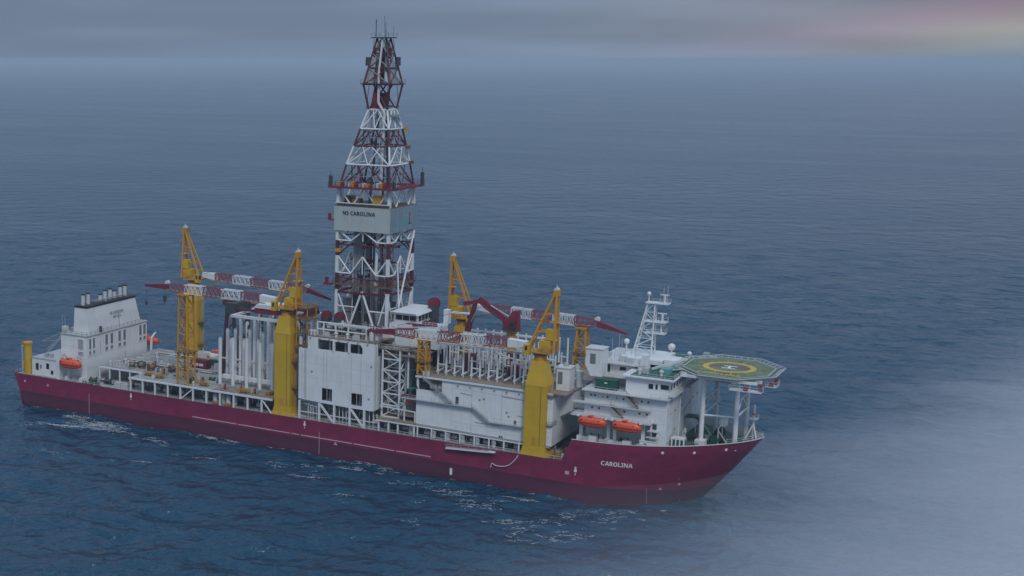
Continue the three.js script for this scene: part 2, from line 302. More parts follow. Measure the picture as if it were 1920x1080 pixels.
// a low bank of sea mist off the bow, built as many thin veils one above the other
{
  const edge = [[400, 187], [300, 180], [130, 191], [76, 198], [17, 212], [-53, 225], [-155, 242], [-275, 272], [-420, 330], [-560, 420]];   // z, x of its rim on the water
  const rim = (z) => { for (let i = 0; i + 1 < edge.length; i++) if (z <= edge[i][0] && z >= edge[i + 1][0]) { const t = (edge[i][0] - z) / (edge[i][0] - edge[i + 1][0]); return lerp(edge[i][1], edge[i + 1][1], t); } return 460; };
  // each veil is closed inside and frays towards its rim into ever thinner wisps
  const N = 10, pos = [], quad = (a, b, c, d) => { pos.push(...a, ...b, ...c, ...a, ...c, ...d); };
  for (let k = 0; k < N; k++) {
    const rimK = (z) => rim(z) - 28 + k * 9 + (fbm(z * 0.011 + k * 0.9, k * 1.3, 3) - 0.47) * 60, ends = (x, z) => smooth(330, 230, z) * smooth(-470, -330, z) * smooth(620, 540, x);
    const high = (x, z, d) => 0.5 + ((1 - Math.exp(-d / 40)) * (10.5 - 0.5 * k) * (0.6 + 0.8 * fbm(x * 0.013 + k, z * 0.013 - k, 2))) * ends(x, z) + 0.12 * k;
    const FR = 95;
    for (let z = 250 - k * 0.04; z > -420;) {            // long thin wisps side by side, widening until they close up
      const c = lerp(0.42, 1.3, smooth(120, -300, z)), x0 = rimK(z), seg = 13; let last = null;
      for (let i = 0; i <= seg; i++) {
        const d = FR * i / seg, x = x0 + d, q = smooth(0, 1, d / FR) * (0.8 + 0.4 * fbm(x * 0.04 + k * 3, z * 0.04, 2)), s = c / 2 * Math.min(1, q), y = high(x, z, d), now = [x, y, z, s];
        if (last) quad([last[0], last[1], z - last[3]], [last[0], last[1], z + last[3]], [x, y, z + s], [x, y, z - s]);
        last = now;
      }
      z -= c;
    }
    for (let j = 0; j < 110; j++) for (let i = 0; i < 30; i++) {
      const V4 = (a, b) => { const z = lerp(250, -420, b / 110), x0 = rimK(z) + FR, x = lerp(x0, 600, a / 30); return [x, high(x, z, x - x0 + FR), z]; };
      quad(V4(i, j), V4(i, j + 1), V4(i + 1, j + 1), V4(i + 1, j));
    }
  }
  const bg = new THREE.BufferGeometry(); bg.setAttribute('position', new THREE.BufferAttribute(new Float32Array(pos), 3)); bg.computeVertexNormals();
  const o = put(new THREE.Mesh(bg, new THREE.MeshStandardMaterial({ color: C(0.84, 0.85, 0.92), roughness: 1, transparent: true, opacity: 0.086, side: THREE.DoubleSide })), 'mist_bank', scene);
  o.castShadow = false; o.userData = { kind: 'stuff', label: 'low pale bank of sea mist lying on the water off the bow', category: 'mist' };
}

// ---------------------------------------------------------------- the hull
const curve = (pts) => new THREE.CatmullRomCurve3(pts.map(([x, z]) => V(x, 0, z)), false, 'centripetal');
const KW = curve([[184, 21], [191, 20.4], [198, 17.8], [204.5, 14], [209.5, 8.8], [212.6, 4.2], [214, 0]]), KD = curve([[186.2, 21], [198, 20.5], [208, 18], [216, 13.8], [223, 8], [226.3, 3.8], [228, 0]]);
const topY = (x) => 16 + 2 * Math.pow(clamp((x - 186) / 42), 1.4);
const ship = thing('drillship', 'long dark red hull of a drillship with CAROLINA on its bow', 'ship hull', [0, 0, 0]);
{
  const st = [[[4.2, 21], [0, 21], 10]];                // stations: waterline point, rail point, rail height
  for (let x = 10; x <= 180; x += 10) st.push([[x, 21], [x, 21], 10]);
  st.push([[183, 21], [183.6, 21], 10]);
  for (let i = 0; i <= 40; i++) { const w = KW.getPoint(i / 40), d = KD.getPoint(i / 40); st.push([[w.x, w.z], [d.x, d.z], topY(d.x)]); }
  const side = (sgn, rows, name, m) => {
    const pos = [], uv = [], idx = [], n = rows.length;
    st.forEach(([w, d, top]) => rows.forEach((f) => {
      const y = f(top), t = Math.pow(Math.max(0, y) / top, 0.92), x = lerp(w[0], d[0], t), z = lerp(w[1], d[1], t) * sgn;
      pos.push(x, y, z); uv.push(x / TILE, y / TILE);
    }));
    for (let i = 0; i + 1 < st.length; i++) for (let j = 0; j + 1 < n; j++) { const a = i * n + j, b = a + 1, c = a + n, d = c + 1; sgn > 0 ? idx.push(a, c, b, b, c, d) : idx.push(a, b, c, b, d, c); }
    let g = new THREE.BufferGeometry(); g.setAttribute('position', new THREE.Float32BufferAttribute(pos, 3)); g.setAttribute('uv', new THREE.Float32BufferAttribute(uv, 2)); g.setIndex(idx);
    g = toCreasedNormals(g, 0.5);
    return put(new THREE.Mesh(g, m), name, ship);
  };
  const up = [0, 0.15, 0.3, 0.45, 0.6, 0.75, 0.9, 1].map((k) => (top) => lerp(4.4, top, k)), low = [-4, -2, 0, 1.5, 3, 4.4].map((y) => () => y);
  for (const s of [1, -1]) { side(s, up, 'side_plating', M.hull); side(s, low, 'boot_topping', M.boot).userData.label = 'darker red band of the hull at the waterline'; }
  mb().quad([0, 10, -21], [4.2 - 4.2 * Math.pow(0.44, 0.92), 4.4, -21], [4.2 - 4.2 * Math.pow(0.44, 0.92), 4.4, 21], [0, 10, 21]).quad([2.2, 4.4, -21], [4.2, -4, -21], [4.2, -4, 21], [2.2, 4.4, 21]).build('transom', M.hull, ship);
  block(ship, 'main_deck', M.deckGrey, 0.3, 187.5, 9.2, 9.7, -20.9, 20.9);
  // forecastle deck with its break bulkhead
  const atY = (u, y) => { const w = KW.getPoint(u), d = KD.getPoint(u), t = Math.pow(y / topY(d.x), 0.92); return V(lerp(w.x, d.x, t), y, lerp(w.z, d.z, t)); };
  const fc = []; for (let i = 0; i <= 30; i++) { const d = atY(i / 30, 15.05); fc.push([d.x - 0.3, Math.max(0, d.z - 0.25)]); }
  const poly = [[186.6, 20.7], ...fc.slice(1), ...fc.slice(1, -1).reverse().map(([x, z]) => [x, -z]), [186.6, -20.7]];
  mb().prism(poly, (u, v, t) => V(u, t, -v), 14.9, 15.2).build('forecastle_deck', M.deckGreen, ship);
  block(ship, 'forecastle_bulkhead', M.grey, 186.7, 187, 9.7, 14.9, -20.6, 20.6);
  for (const s of [1, -1]) {
    const g = mb(); for (let i = 0; i < 40; i++) { const a = KD.getPoint(i / 40), b = KD.getPoint((i + 1) / 40); g.beam([a.x, topY(a.x) + 0.05, a.z * s], [b.x, topY(b.x) + 0.05, b.z * s], 0.28, 0.16); }
    g.build('bulwark_cap', M.offwhite, ship);
    const w = mb(); for (let i = 0; i < 40; i++) { const q = (u, top) => { const y = top ? topY(KD.getPoint(u).x) : 15.1, e = atY(u, y); return [e.x - 0.2, y, Math.max(0, e.z - 0.18) * s]; }; w.quad(q(i / 40, 0), q((i + 1) / 40, 0), q((i + 1) / 40, 1), q(i / 40, 1)); }
    w.build('bulwark_lining', M.offwhite, ship);
  }
  for (const [a, b] of [[70.3, 86], [86.6, 104], [104.6, 107], [107.6, 124], [124.6, 137], [137.6, 147.8]]) bar(ship, 'fender_strip', M.pink, [a, 5.2, 21.06], [b, 5.2, 21.06], 0.12, true);
  for (const [x, y] of [[4.6, 7.7], [14.2, 7.5]]) mb().tube([x, y, 20.9], [x, y, 21.07], 0.42, 0.42, 12).build('mooring_pipe', M.pink, ship);
  for (const [x, y] of [[47.4, 8.3], [108.8, 8.4], [187.5, 7.9]]) mb().tube([x, y, 20.7], [x, y, 21.08], 0.4, 0.4, 10).box(x - 0.22, x + 0.22, y + 0.3, y + 1, 20.95, 21.07).build('thruster_mark', M.markWhite, ship);
  for (const [x, y] of [[47.4, 8.3], [108.8, 8.4], [187.5, 7.9]]) block(ship, 'thruster_dash', M.markWhite, x - 0.12, x + 0.12, y - 1.1, y - 0.7, 20.95, 21.07);
  block(ship, 'draught_mark', M.markWhite, 153.4, 154.1, 1.2, 3, 20.95, 21.06);
  block(ship, 'square_mark', M.pink, 184.8, 185.9, 6.6, 7.5, 20.95, 21.05);
  mb().prism([[118.2, 4], [119.4, 4], [118.8, 4.9]], (u, v, t) => V(u, v, t), 20.95, 21.05).build('triangle_mark', M.pink, ship);
  for (const x of [113.6, 31]) bar(ship, 'draught_line', M.pink, [x, 0.5, 21.03], [x, 7, 21.03], 0.06, true);
  // name on the bow, letter by letter along the curved plating
  const hullAt = (x, y) => { for (let i = 0; i < 400; i++) { const w = KW.getPoint(i / 400), d = KD.getPoint(i / 400), t = Math.pow(y / topY(d.x), 0.92), X = lerp(w.x, d.x, t); if (X >= x) return V(X, y, lerp(w.z, d.z, t)); } return V(x, y, 21); };
  [...'CAROLINA'].forEach((ch, i) => {
    const x = [194.2, 195.2, 196.2, 197.25, 198.25, 198.95, 199.7, 200.75][i], y = 11, a = hullAt(x, y), b = hullAt(x + 0.6, y), c = hullAt(x, y + 0.6);
    const n = b.clone().sub(a).cross(c.clone().sub(a)).normalize();
    text(ch, 1.12, 'letter', M.markWhite, ship, (o) => { o.position.copy(a).addScaledVector(n, 0.05); o.lookAt(o.position.clone().add(n)); });
  });
  for (const [x, y] of [[214.6, 15.3], [208, 15.1], [221, 15.9]]) { const a = hullAt(x, y); mb().tube([a.x, a.y, a.z - 0.4], [a.x + 0.05, a.y, a.z + 0.14], 0.35, 0.35, 10).build('fairlead', M.markWhite, ship); }
  for (const [x, y] of [[207, 4.9], [211, 6.2]]) { const a = hullAt(x, y); mb().box(a.x - 0.35, a.x + 0.35, y - 0.25, y + 0.25, a.z - 0.3, a.z + 0.08).build('bow_mark', M.pink, ship); }
  for (const x of [204, 210.5]) { const top = x < 207 ? 5 : 8, a = hullAt(x, 0.5), b = hullAt(x + (x < 207 ? 0.2 : 0.7), top); bar(ship, 'draught_line', M.pink, [a.x, 0.5, a.z + 0.05], [b.x, top, b.z + 0.05], 0.05, true); }
  railing(ship, [[0.4, 9.7, 20.6], [0.4, 9.7, -20.6]], M.offwhite);
  railing(ship, [[104.4, 9.7, 20.7], [172.8, 9.7, 20.7]], M.offwhite);
  railing(ship, [[179.2, 9.7, 20.7], [184, 9.7, 20.7]], M.offwhite);
  railing(ship, [[20, 9.7, 20.7], [46, 9.7, 20.7]], M.offwhite);
  railing(ship, Array.from({ length: 9 }, (_, i) => { const d = KD.getPoint(0.62 + i * 0.047); return [d.x - 0.1, topY(d.x) + 0.1, d.z]; }), M.offwhite, false, 'railing', 1);
  railing(ship, Array.from({ length: 9 }, (_, i) => { const d = KD.getPoint(0.62 + i * 0.047); return [d.x - 0.1, topY(d.x) + 0.1, -d.z]; }), M.offwhite, false, 'railing', 1);
}
{
  const t = thing('gangway', 'white boarding gangway slung level against the red hull side', 'gangway', [152.4, 8.6, 21.6]);
  mb().beam([152.4, 8.6, 22.1], [165.4, 9.4, 22.1], 0.18, 0.3).build('stringer', M.white, t); mb().beam([152.4, 8.6, 21.2], [165.4, 9.4, 21.2], 0.18, 0.3).build('stringer', M.white, t);
  mb().beam([152.5, 8.62, 21.65], [165.3, 9.42, 21.65], 0.75, 0.1).build('walkway', M.lightgrey, t);
  block(t, 'landing', M.white, 164.4, 166.2, 9.4, 9.6, 21.1, 22.4);
  railing(t, [[152.6, 8.7, 22.1], [165.2, 9.5, 22.1]], M.lightgrey);
}
{
  const g = mb(); const c = new THREE.CatmullRomCurve3([V(172.3, 9.6, 20.9), V(171.5, 8.2, 21.3), V(169.6, 6.4, 21.4), V(166.5, 5.9, 21.4), V(165.3, 6.3, 21.3), V(165, 5.2, 21.3)]).getPoints(24);
  for (let i = 0; i < 24; i++) g.tube(c[i], c[i + 1], 0.12);
  tag(g.build('loading_hose', M.offwhite), 'pale hose hanging over the red hull beside the yellow crane', 'hose');
}
// ---------------------------------------------------------------- stern: engine casing with funnel, mooring house, stern post
{
  const t = thing('engine_casing', 'white engine casing with wide black-topped funnel and exhaust pipes at the stern', 'deckhouse', [21.5, 9.7, 0]);
  block(t, 'casing_wall', M.white, 16.2, 26.8, 9.7, 24, -16.4, 16.4);
  block(t, 'roof_edge', M.lightgrey, 15.9, 27.1, 24, 24.25, -16.7, 16.7);
  mb().taper(19.4, 25.8, -14.2, 13.9, 24.25, 20, 25, -12.2, 13.9, 32.6).build('funnel', M.white, t);
  mb().taper(19.9, 25.1, -12.3, 14, 32.6, 19.9, 25.1, -12.3, 14, 33.3).build('funnel_top_band', M.black, t);
  [[9.7, 0], [12.4, 0], [4.1, 0.6], [2, 0.9], [-1.6, 0.3], [-4.3, 0], [-7.6, 0], [-10.2, 0]].forEach(([z, dx], i) => {
    const h = i % 3 === 2 ? 35.6 : 36.6, p = mb().tube([22.3 + dx, 33.3, z], [22.3 + dx, h, z], 0.62, 0.62, 12).build('exhaust_pipe', M.offwhite, t);
    mb().tube([22.3 + dx, h, z], [22.3 + dx, h + 0.35, z], 0.7, 0.7, 12).build('pipe_collar', M.black, p);
  });
  mb().beam([21, 33.6, -11], [21, 33.6, 12], 0.4).beam([23.6, 34, -8], [23.6, 34, 8], 0.35).build('exhaust_duct', M.grey, t);
  const win = (f, u0, u1, v0, v1, m = M.louvre) => {     // louvre with frame and slats
    const a = f(u0, v0, 0), b = f(u1, v1, 0.04), w = mb().hexaBox(a, b).build('louvre', m, t), fr = mb();
    fr.hexaBox(f(u0 - 0.12, v0 - 0.12, -0.02), f(u1 + 0.12, v0, 0.16)).hexaBox(f(u0 - 0.12, v1, -0.02), f(u1 + 0.12, v1 + 0.12, 0.16)).hexaBox(f(u0 - 0.12, v0, -0.02), f(u0, v1, 0.16)).hexaBox(f(u1, v0, -0.02), f(u1 + 0.12, v1, 0.16));
    fr.build('frame', M.white, w);
    const sl = mb(); for (let v = v0 + 0.3; v < v1 - 0.1; v += 0.4) sl.hexaBox(f(u0 + 0.03, v, 0.045), f(u1 - 0.03, v + 0.1, 0.12)); sl.build('slats', M.grey, w);
  };
  const fwd = (u, v, d) => V(26.8 + d, v, u), stb = (u, v, d) => V(u, v, 16.4 + d);
  for (const z of [14.9, 12.9, 6.2, 3.4, -0.9, -3.6, -12.6, -14.9]) { const w = z > 12 ? 1.1 : 1.5; win(fwd, z - w / 2, z + w / 2, 19.8, 23.2); win(fwd, z - w / 2, z + w / 2, 18, 19.1); }
  win(stb, 23.3, 25.4, 19.6, 22.9, M.lightgrey); win(stb, 23.3, 25.4, 17.6, 18.9, M.lightgrey);
  for (const y of [16.6, 20.4]) { bar(t, 'plate_seam', M.offwhite, [26.82, y - 3, -16.2], [26.82, y - 3, 16.2], 0.03, true); bar(t, 'plate_seam', M.offwhite, [16.4, y, 16.42], [26.6, y, 16.42], 0.03, true); }
  for (const z of [-9, -6.6, 9.4]) bar(t, 'plate_seam', M.offwhite, [26.82, 14.2, z], [26.82, 23.8, z], 0.03, true);
  mb().tube([26.85, 17, 9.3], [26.85, 21.5, 9.3], 0.07).tube([26.9, 12, -4], [26.9, 16, -4], 0.1).tube([26.2, 24.4, -2], [25.6, 29.5, -2], 0.08).build('drain_pipe', M.grey, t);
  railing(t, [[16.1, 24.25, 16.5], [26.9, 24.25, 16.5], [26.9, 24.25, -16.5], [16.1, 24.25, -16.5]], M.brown, true);
  block(t, 'roof_locker', M.offwhite, 16.4, 18, 24.25, 26.4, 14.6, 16.2); block(t, 'roof_fan', M.grey, 17.2, 18.6, 24.25, 25.6, 11, 12.6);
  mb().box(25.9, 26.7, 24.25, 26.2, 8.2, 8.7).build('roof_door', M.dark, t);
  text('NS CAROLINA', 0.82, 'funnel_lettering', M.grey, t, (o) => { o.position.set(25.53, 29.5, -1.3); o.rotation.set(0, Math.PI / 2, 0); o.rotateX(-0.095); });
  text('NS 1371', 0.82, 'funnel_lettering', M.grey, t, (o) => { o.position.set(25.67, 28.1, -1.3); o.rotation.set(0, Math.PI / 2, 0); o.rotateX(-0.095); });
  mb().beam([16.4, 24.2, 15.9], [16.4, 29.6, 15.9], 0.09).beam([16.4, 29.6, 15.9], [17.6, 29.6, 15.9], 0.09).beam([17.6, 24.2, 15.9], [17.6, 29.6, 15.9], 0.09).build('antenna_frame', M.lightgrey, t);
}
{
  const t = thing('mooring_house', 'low white mooring house with open ports beside the yellow stern post', 'deckhouse', [11, 9.7, 14]);
  const holes = [[7, 11.2, 8.4, 13.6], [8.9, 11.8, 9.6, 13.2], [11.4, 12, 12.8, 14], [13.3, 10.4, 14.5, 11.8]].map(([a, b, c, d]) => [[a, b], [c, b], [c, d], [a, d]]);
  mb().prism([[5.6, 9.7], [17, 9.7], [17, 15.2], [5.6, 15.2]], (u, v, s) => V(u, v, s), 18.2, 18.5, holes).build('wall', M.white, t);
  mb().box(5.6, 5.9, 9.7, 15.2, 4, 18.2).box(16.7, 17, 9.7, 15.2, 4, 18.2).box(5.9, 16.7, 9.7, 15.2, 4, 4.3).build('wall', M.white, t);
  block(t, 'roof', M.lightgrey, 5.4, 17.2, 15.2, 15.45, 3.8, 18.7);
  block(t, 'back_wall', M.grey, 6, 16.6, 9.7, 15, 12, 12.2);
  for (const [x, y] of [[8, 12.2], [9.2, 12.5], [12, 13], [13.8, 11]]) mb().tube([x, y, 14], [x, y, 17.6], 0.7, 0.7, 10).build('rope_drum', M.dark, t);
  railing(t, [[5.6, 15.45, 18.5], [17, 15.45, 18.5]], M.offwhite);
  mb().box(9, 10.2, 15.45, 16.5, 15, 16.4).tube([12, 15.45, 16], [12, 16.6, 16], 0.6, 0.6, 10).box(13.4, 15, 15.45, 16.3, 13, 15).build('roof_equipment', M.grey, t);
  mb().prism([[16.9, 9.7], [18.1, 9.7], [18.1, 18.6], [16.9, 17.2]], (u, v, s) => V(u, v, s), 12, 19.8).build('wing_bulkhead', M.white, t);
}
{
  const t = thing('stern_post', 'plain yellow crane pedestal post without a jib at the stern corner', 'pedestal', [4.1, 9.7, 18.6]);
  mb().tube([4.1, 9.7, 18.6], [4.1, 19.6, 18.6], 1.28, 1.28, 20).build('post', M.yellow, t);
  mb().tube([4.1, 19.6, 18.6], [4.1, 20.3, 18.6], 1.55, 1.55, 20).build('top_flange', M.orangeYellow, t);
  mb().box(1.6, 4, 18.8, 18.95, 17.6, 19.6).build('platform', M.orangeYellow, t); railing(t, [[4, 18.95, 19.6], [1.6, 18.95, 19.6], [1.6, 18.95, 17.6], [4, 18.95, 17.6]], M.orangeYellow);
  mb().box(1.9, 3, 12, 13.6, 17.9, 19.4).build('control_box', M.orangeYellow, t); mb().tube([2.7, 10, 19.6], [2.7, 19, 19.6], 0.08).tube([2.3, 10, 19.6], [2.3, 19, 19.6], 0.08).build('ladder', M.offwhite, t);
}
{
  const t = thing('burner_boom', 'thin pale lattice boom reaching out behind the yellow stern post', 'boom', [6, 15, 4]);
  const A = V(5.5, 15.5, 10), B = V(11.5, 23.2, 6), D = V(14, 24.2, 4);
  for (const [dy, dz] of [[0, 0], [1.2, 0.5], [0, 1]]) { bar(t, 'chord', M.lightgrey, A.clone().add(V(0, dy, dz)), B.clone().add(V(0, dy * 0.5, dz * 0.5)), 0.06); bar(t, 'chord', M.lightgrey, B.clone().add(V(0, dy * 0.5, dz * 0.5)), D, 0.06); }
  const g = mb(); for (let i = 0; i < 9; i++) { const p = A.clone().lerp(B, i / 9), q = A.clone().lerp(B, (i + 1) / 9); g.beam(p, q.clone().add(V(0, 1.0, 0.4)), 0.05).beam(p.clone().add(V(0, 1.1, 0.45)), q.clone().add(V(0, 0, 0.8)), 0.05); } g.build('lacing', M.lightgrey, t);
  for (const k of [0.5, 1]) bar(t, 'stay', M.lightgrey, [4.6, 19.5, 12], A.clone().lerp(B, k), 0.04);
}

// ---------------------------------------------------------------- lifeboats and davits
const boatProto = (() => {
  const t = new THREE.Group(); t.userData = { kindName: 'lifeboat', category: 'lifeboat' }; org.set(t, V(0, 0, 0));
  const g = mb(), n = 22, s = 16, pt = (i, j) => {
    const u = i / n * 2 - 1, e = Math.pow(Math.max(0, 1 - Math.pow(Math.abs(u), 3.2)), 0.55), a = j / s * 2 * Math.PI, c = Math.cos(a), q = Math.sin(a), ex = 0.75;
    return V(u * 4, (Math.sign(q) * Math.pow(Math.abs(q), ex) * (q > 0 ? 1.45 : 1.35)) * (0.35 + 0.65 * e) * (e > 0 ? 1 : 0) + (q < 0 ? 0.28 * u * u : 0), Math.sign(c) * Math.pow(Math.abs(c), ex) * 1.4 * e);
  };
  const gg = new THREE.BufferGeometry(), pos = [], idx = [];
  for (let i = 0; i <= n; i++) for (let j = 0; j < s; j++) { const q = pt(i, j); pos.push(q.x, q.y, q.z); }
  for (let i = 0; i < n; i++) for (let j = 0; j < s; j++) { const a = i * s + j, b = i * s + (j + 1) % s; idx.push(a, b, a + s, b, b + s, a + s); }
  gg.setAttribute('position', new THREE.Float32BufferAttribute(pos, 3)); gg.setIndex(idx); gg.computeVertexNormals();
  g.add(gg); const hull = g.build('boat_hull', M.orange, t);
  const f = mb(); for (let i = 1; i < n - 1; i++) for (const z of [1, -1]) { const a = pt(i, 0), b = pt(i + 1, 0); f.beam([a.x, -0.02, (a.z + 0.04) * z], [b.x, -0.02, (b.z + 0.04) * z], 0.12, 0.16); } f.build('fender', M.red, hull);
  mb().box(-1.1, 0.2, 1.2, 1.75, -0.7, 0.7).build('canopy_hatch', M.orange, t); mb().box(-0.9, -0.05, 1.4, 1.65, 0.69, 0.74).build('hatch_window', M.glass, t);
  for (const x of [-2.6, -1.5, 0.9, 1.9]) for (const z of [1, -1]) mb().box(x - 0.25, x + 0.25, 0.55, 0.85, z > 0 ? 1.12 : -1.24, z > 0 ? 1.24 : -1.12).build('side_window', M.glass, t);
  for (const x of [-3.1, 3.1]) mb().box(x - 0.12, x + 0.12, 0.6, 1.5, -0.12, 0.12).build('lifting_hook', M.dark, t);
  return t;
})();
function davit(x, y0, y1, z, s, label) {                // two cranked arms on a deck frame, either side of a boat
  const t = thing('boat_davit', label, 'davit', [x, y0, z]);
  for (const d of [-2.9, 2.9]) {
    mb().beam([x + d, y0, z - s * 2.8], [x + d, y1 - 1.5, z - s * 2.2], 0.55).beam([x + d, y1 - 1.5, z - s * 2.2], [x + d, y1, z - s * 0.2], 0.45).beam([x + d, y1, z - s * 0.25], [x + d, y1, z + s * 0.4], 0.4).build('arm', M.white, t);
    bar(t, 'fall', M.rope, [x + d, y1, z], [x + d, y1 - 1.6, z], 0.05);
    block(t, 'footing', M.white, x + d - 0.6, x + d + 0.6, y0, y0 + 1.1, Math.min(z - s * 3.4, z - s * 1.4), Math.max(z - s * 3.4, z - s * 1.4));
  }
  block(t, 'winch', M.grey, x - 0.9, x + 0.9, y0, y0 + 1.3, Math.min(z - s * 3, z - s * 1.8), Math.max(z - s * 3, z - s * 1.8));
}
copyOf(boatProto, [22.8, 15.4, 20], 0, 'orange lifeboat hanging beside the white engine casing, starboard side', null, 1.1);
davit(22.8, 9.7, 18.4, 20, 1, 'white davit arms carrying the orange lifeboat beside the engine casing');
copyOf(boatProto, [25.2, 16.6, -19.6], 0, 'orange lifeboat on the far side, half hidden behind the engine casing', null, 1.05);
davit(25.2, 9.7, 19.6, -19.6, -1, 'white davit on the far side behind the engine casing');
for (const [i, x] of [190.9, 199.5].entries()) {
  copyOf(boatProto, [x, 20.9, 19.9], 0, i ? 'orange lifeboat below the portholes, the one next to the bridge corner tower' : 'orange lifeboat below the portholes, the one next to the forward yellow crane', 'lifeboats beside the accommodation block', 0.95);
  const t = thing('boat_davit', i ? 'white davit posts under the lifeboat next to the bridge corner tower' : 'white davit posts under the lifeboat next to the forward yellow crane', 'davit', [x, 15.2, 18.5], 'davits beside the accommodation block');
  for (const d of [-3.5, 3.5]) { mb().beam([x + d, 15.2, 17.2], [x + d, 22, 17.6], 0.8, 0.7).beam([x + d, 22, 17.3], [x + d, 22.4, 20.6], 0.5).build('arm', M.white, t); block(t, 'footing', M.white, x + d - 0.8, x + d + 0.8, 15.2, 16.6, 16.4, 18.6); bar(t, 'fall', M.rope, [x + d * 0.85, 22.2, 19.9], [x + d * 0.85, 20.6, 19.9], 0.05); }
  block(t, 'winch', M.white, x - 1.2, x + 0.8, 15.2, 17, 17.2, 18.9);
}

// ---------------------------------------------------------------- raised decks aft
const POSTX = [47, 51.6, 56.2, 61, 65.6, 70.2, 75, 79.8, 84.6, 89.4, 94.2];
{
  const t = thing('cargo_deck', 'raised grey cargo deck on white posts between casing and crane', 'deck', [72, 9.7, 0]);
  block(t, 'deck_plate', M.deckGrey, 46.4, 97.6, 13.85, 14.15, -20.6, 20.2);
  block(t, 'deck_plate', M.deckGrey, 28.6, 46.3, 13.8, 14.1, -20.4, 12.6);
  block(t, 'timber_sheathing', M.tan, 76.5, 97.4, 14.15, 14.25, 14.2, 20.1);
  for (const s of [20.6, -20.6]) { bar(t, 'edge_beam', M.white, [46.4, 14, s], [97.8, 14, s], 0.24, true); for (const x of POSTX) bar(t, 'post', M.white, [x, 9.7, s - Math.sign(s) * 0.1], [x, 13.8, s - Math.sign(s) * 0.1], 0.24, true); }
  for (const [a, b] of [[65.6, 70.2], [97.6, 94.2]]) bar(t, 'brace', M.white, [a, 9.9, 20.5], [b, 13.7, 20.5], 0.16, true);
  bar(t, 'edge_beam', M.white, [28.6, 13.95, 12.8], [46.3, 13.95, 12.8], 0.22, true); for (const x of [29, 33, 37, 41, 45.5]) bar(t, 'post', M.white, [x, 9.7, 12.7], [x, 13.7, 12.7], 0.2, true);
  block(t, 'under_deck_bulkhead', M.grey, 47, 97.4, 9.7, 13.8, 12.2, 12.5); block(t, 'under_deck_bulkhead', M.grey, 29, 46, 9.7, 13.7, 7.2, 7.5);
  for (const [x, z] of [[58.5, 12.4], [61, 12.4]]) { const h = mb().tube([x, 14.15, z], [x, 14.6, z], 1.1, 1.1, 14).build('round_hatch', M.lightgrey, t); mb().tube([x, 14.6, z], [x, 14.66, z], 0.9, 0.9, 14).build('painted_hatch_hole', M.black, h); }  // solid black disc paints the dark inside of an open hatch
  railing(t, [[28.7, 14.1, 12.6], [46.3, 14.1, 12.6]], M.offwhite); railing(t, [[46.5, 14.2, -20.4], [97.5, 14.2, -20.4]], M.offwhite);
  mb().beam([47, 14.3, 6], [72, 14.3, 6], 0.5, 0.35).beam([47, 14.3, -6], [70, 14.3, -6], 0.5, 0.35).build('skid_rail', M.grey, t);
  mb().box(62, 74, 14.15, 15.9, 10, 10.4).box(70, 74, 14.15, 15, 13.4, 14).build('coaming', M.lightgrey, t);
}
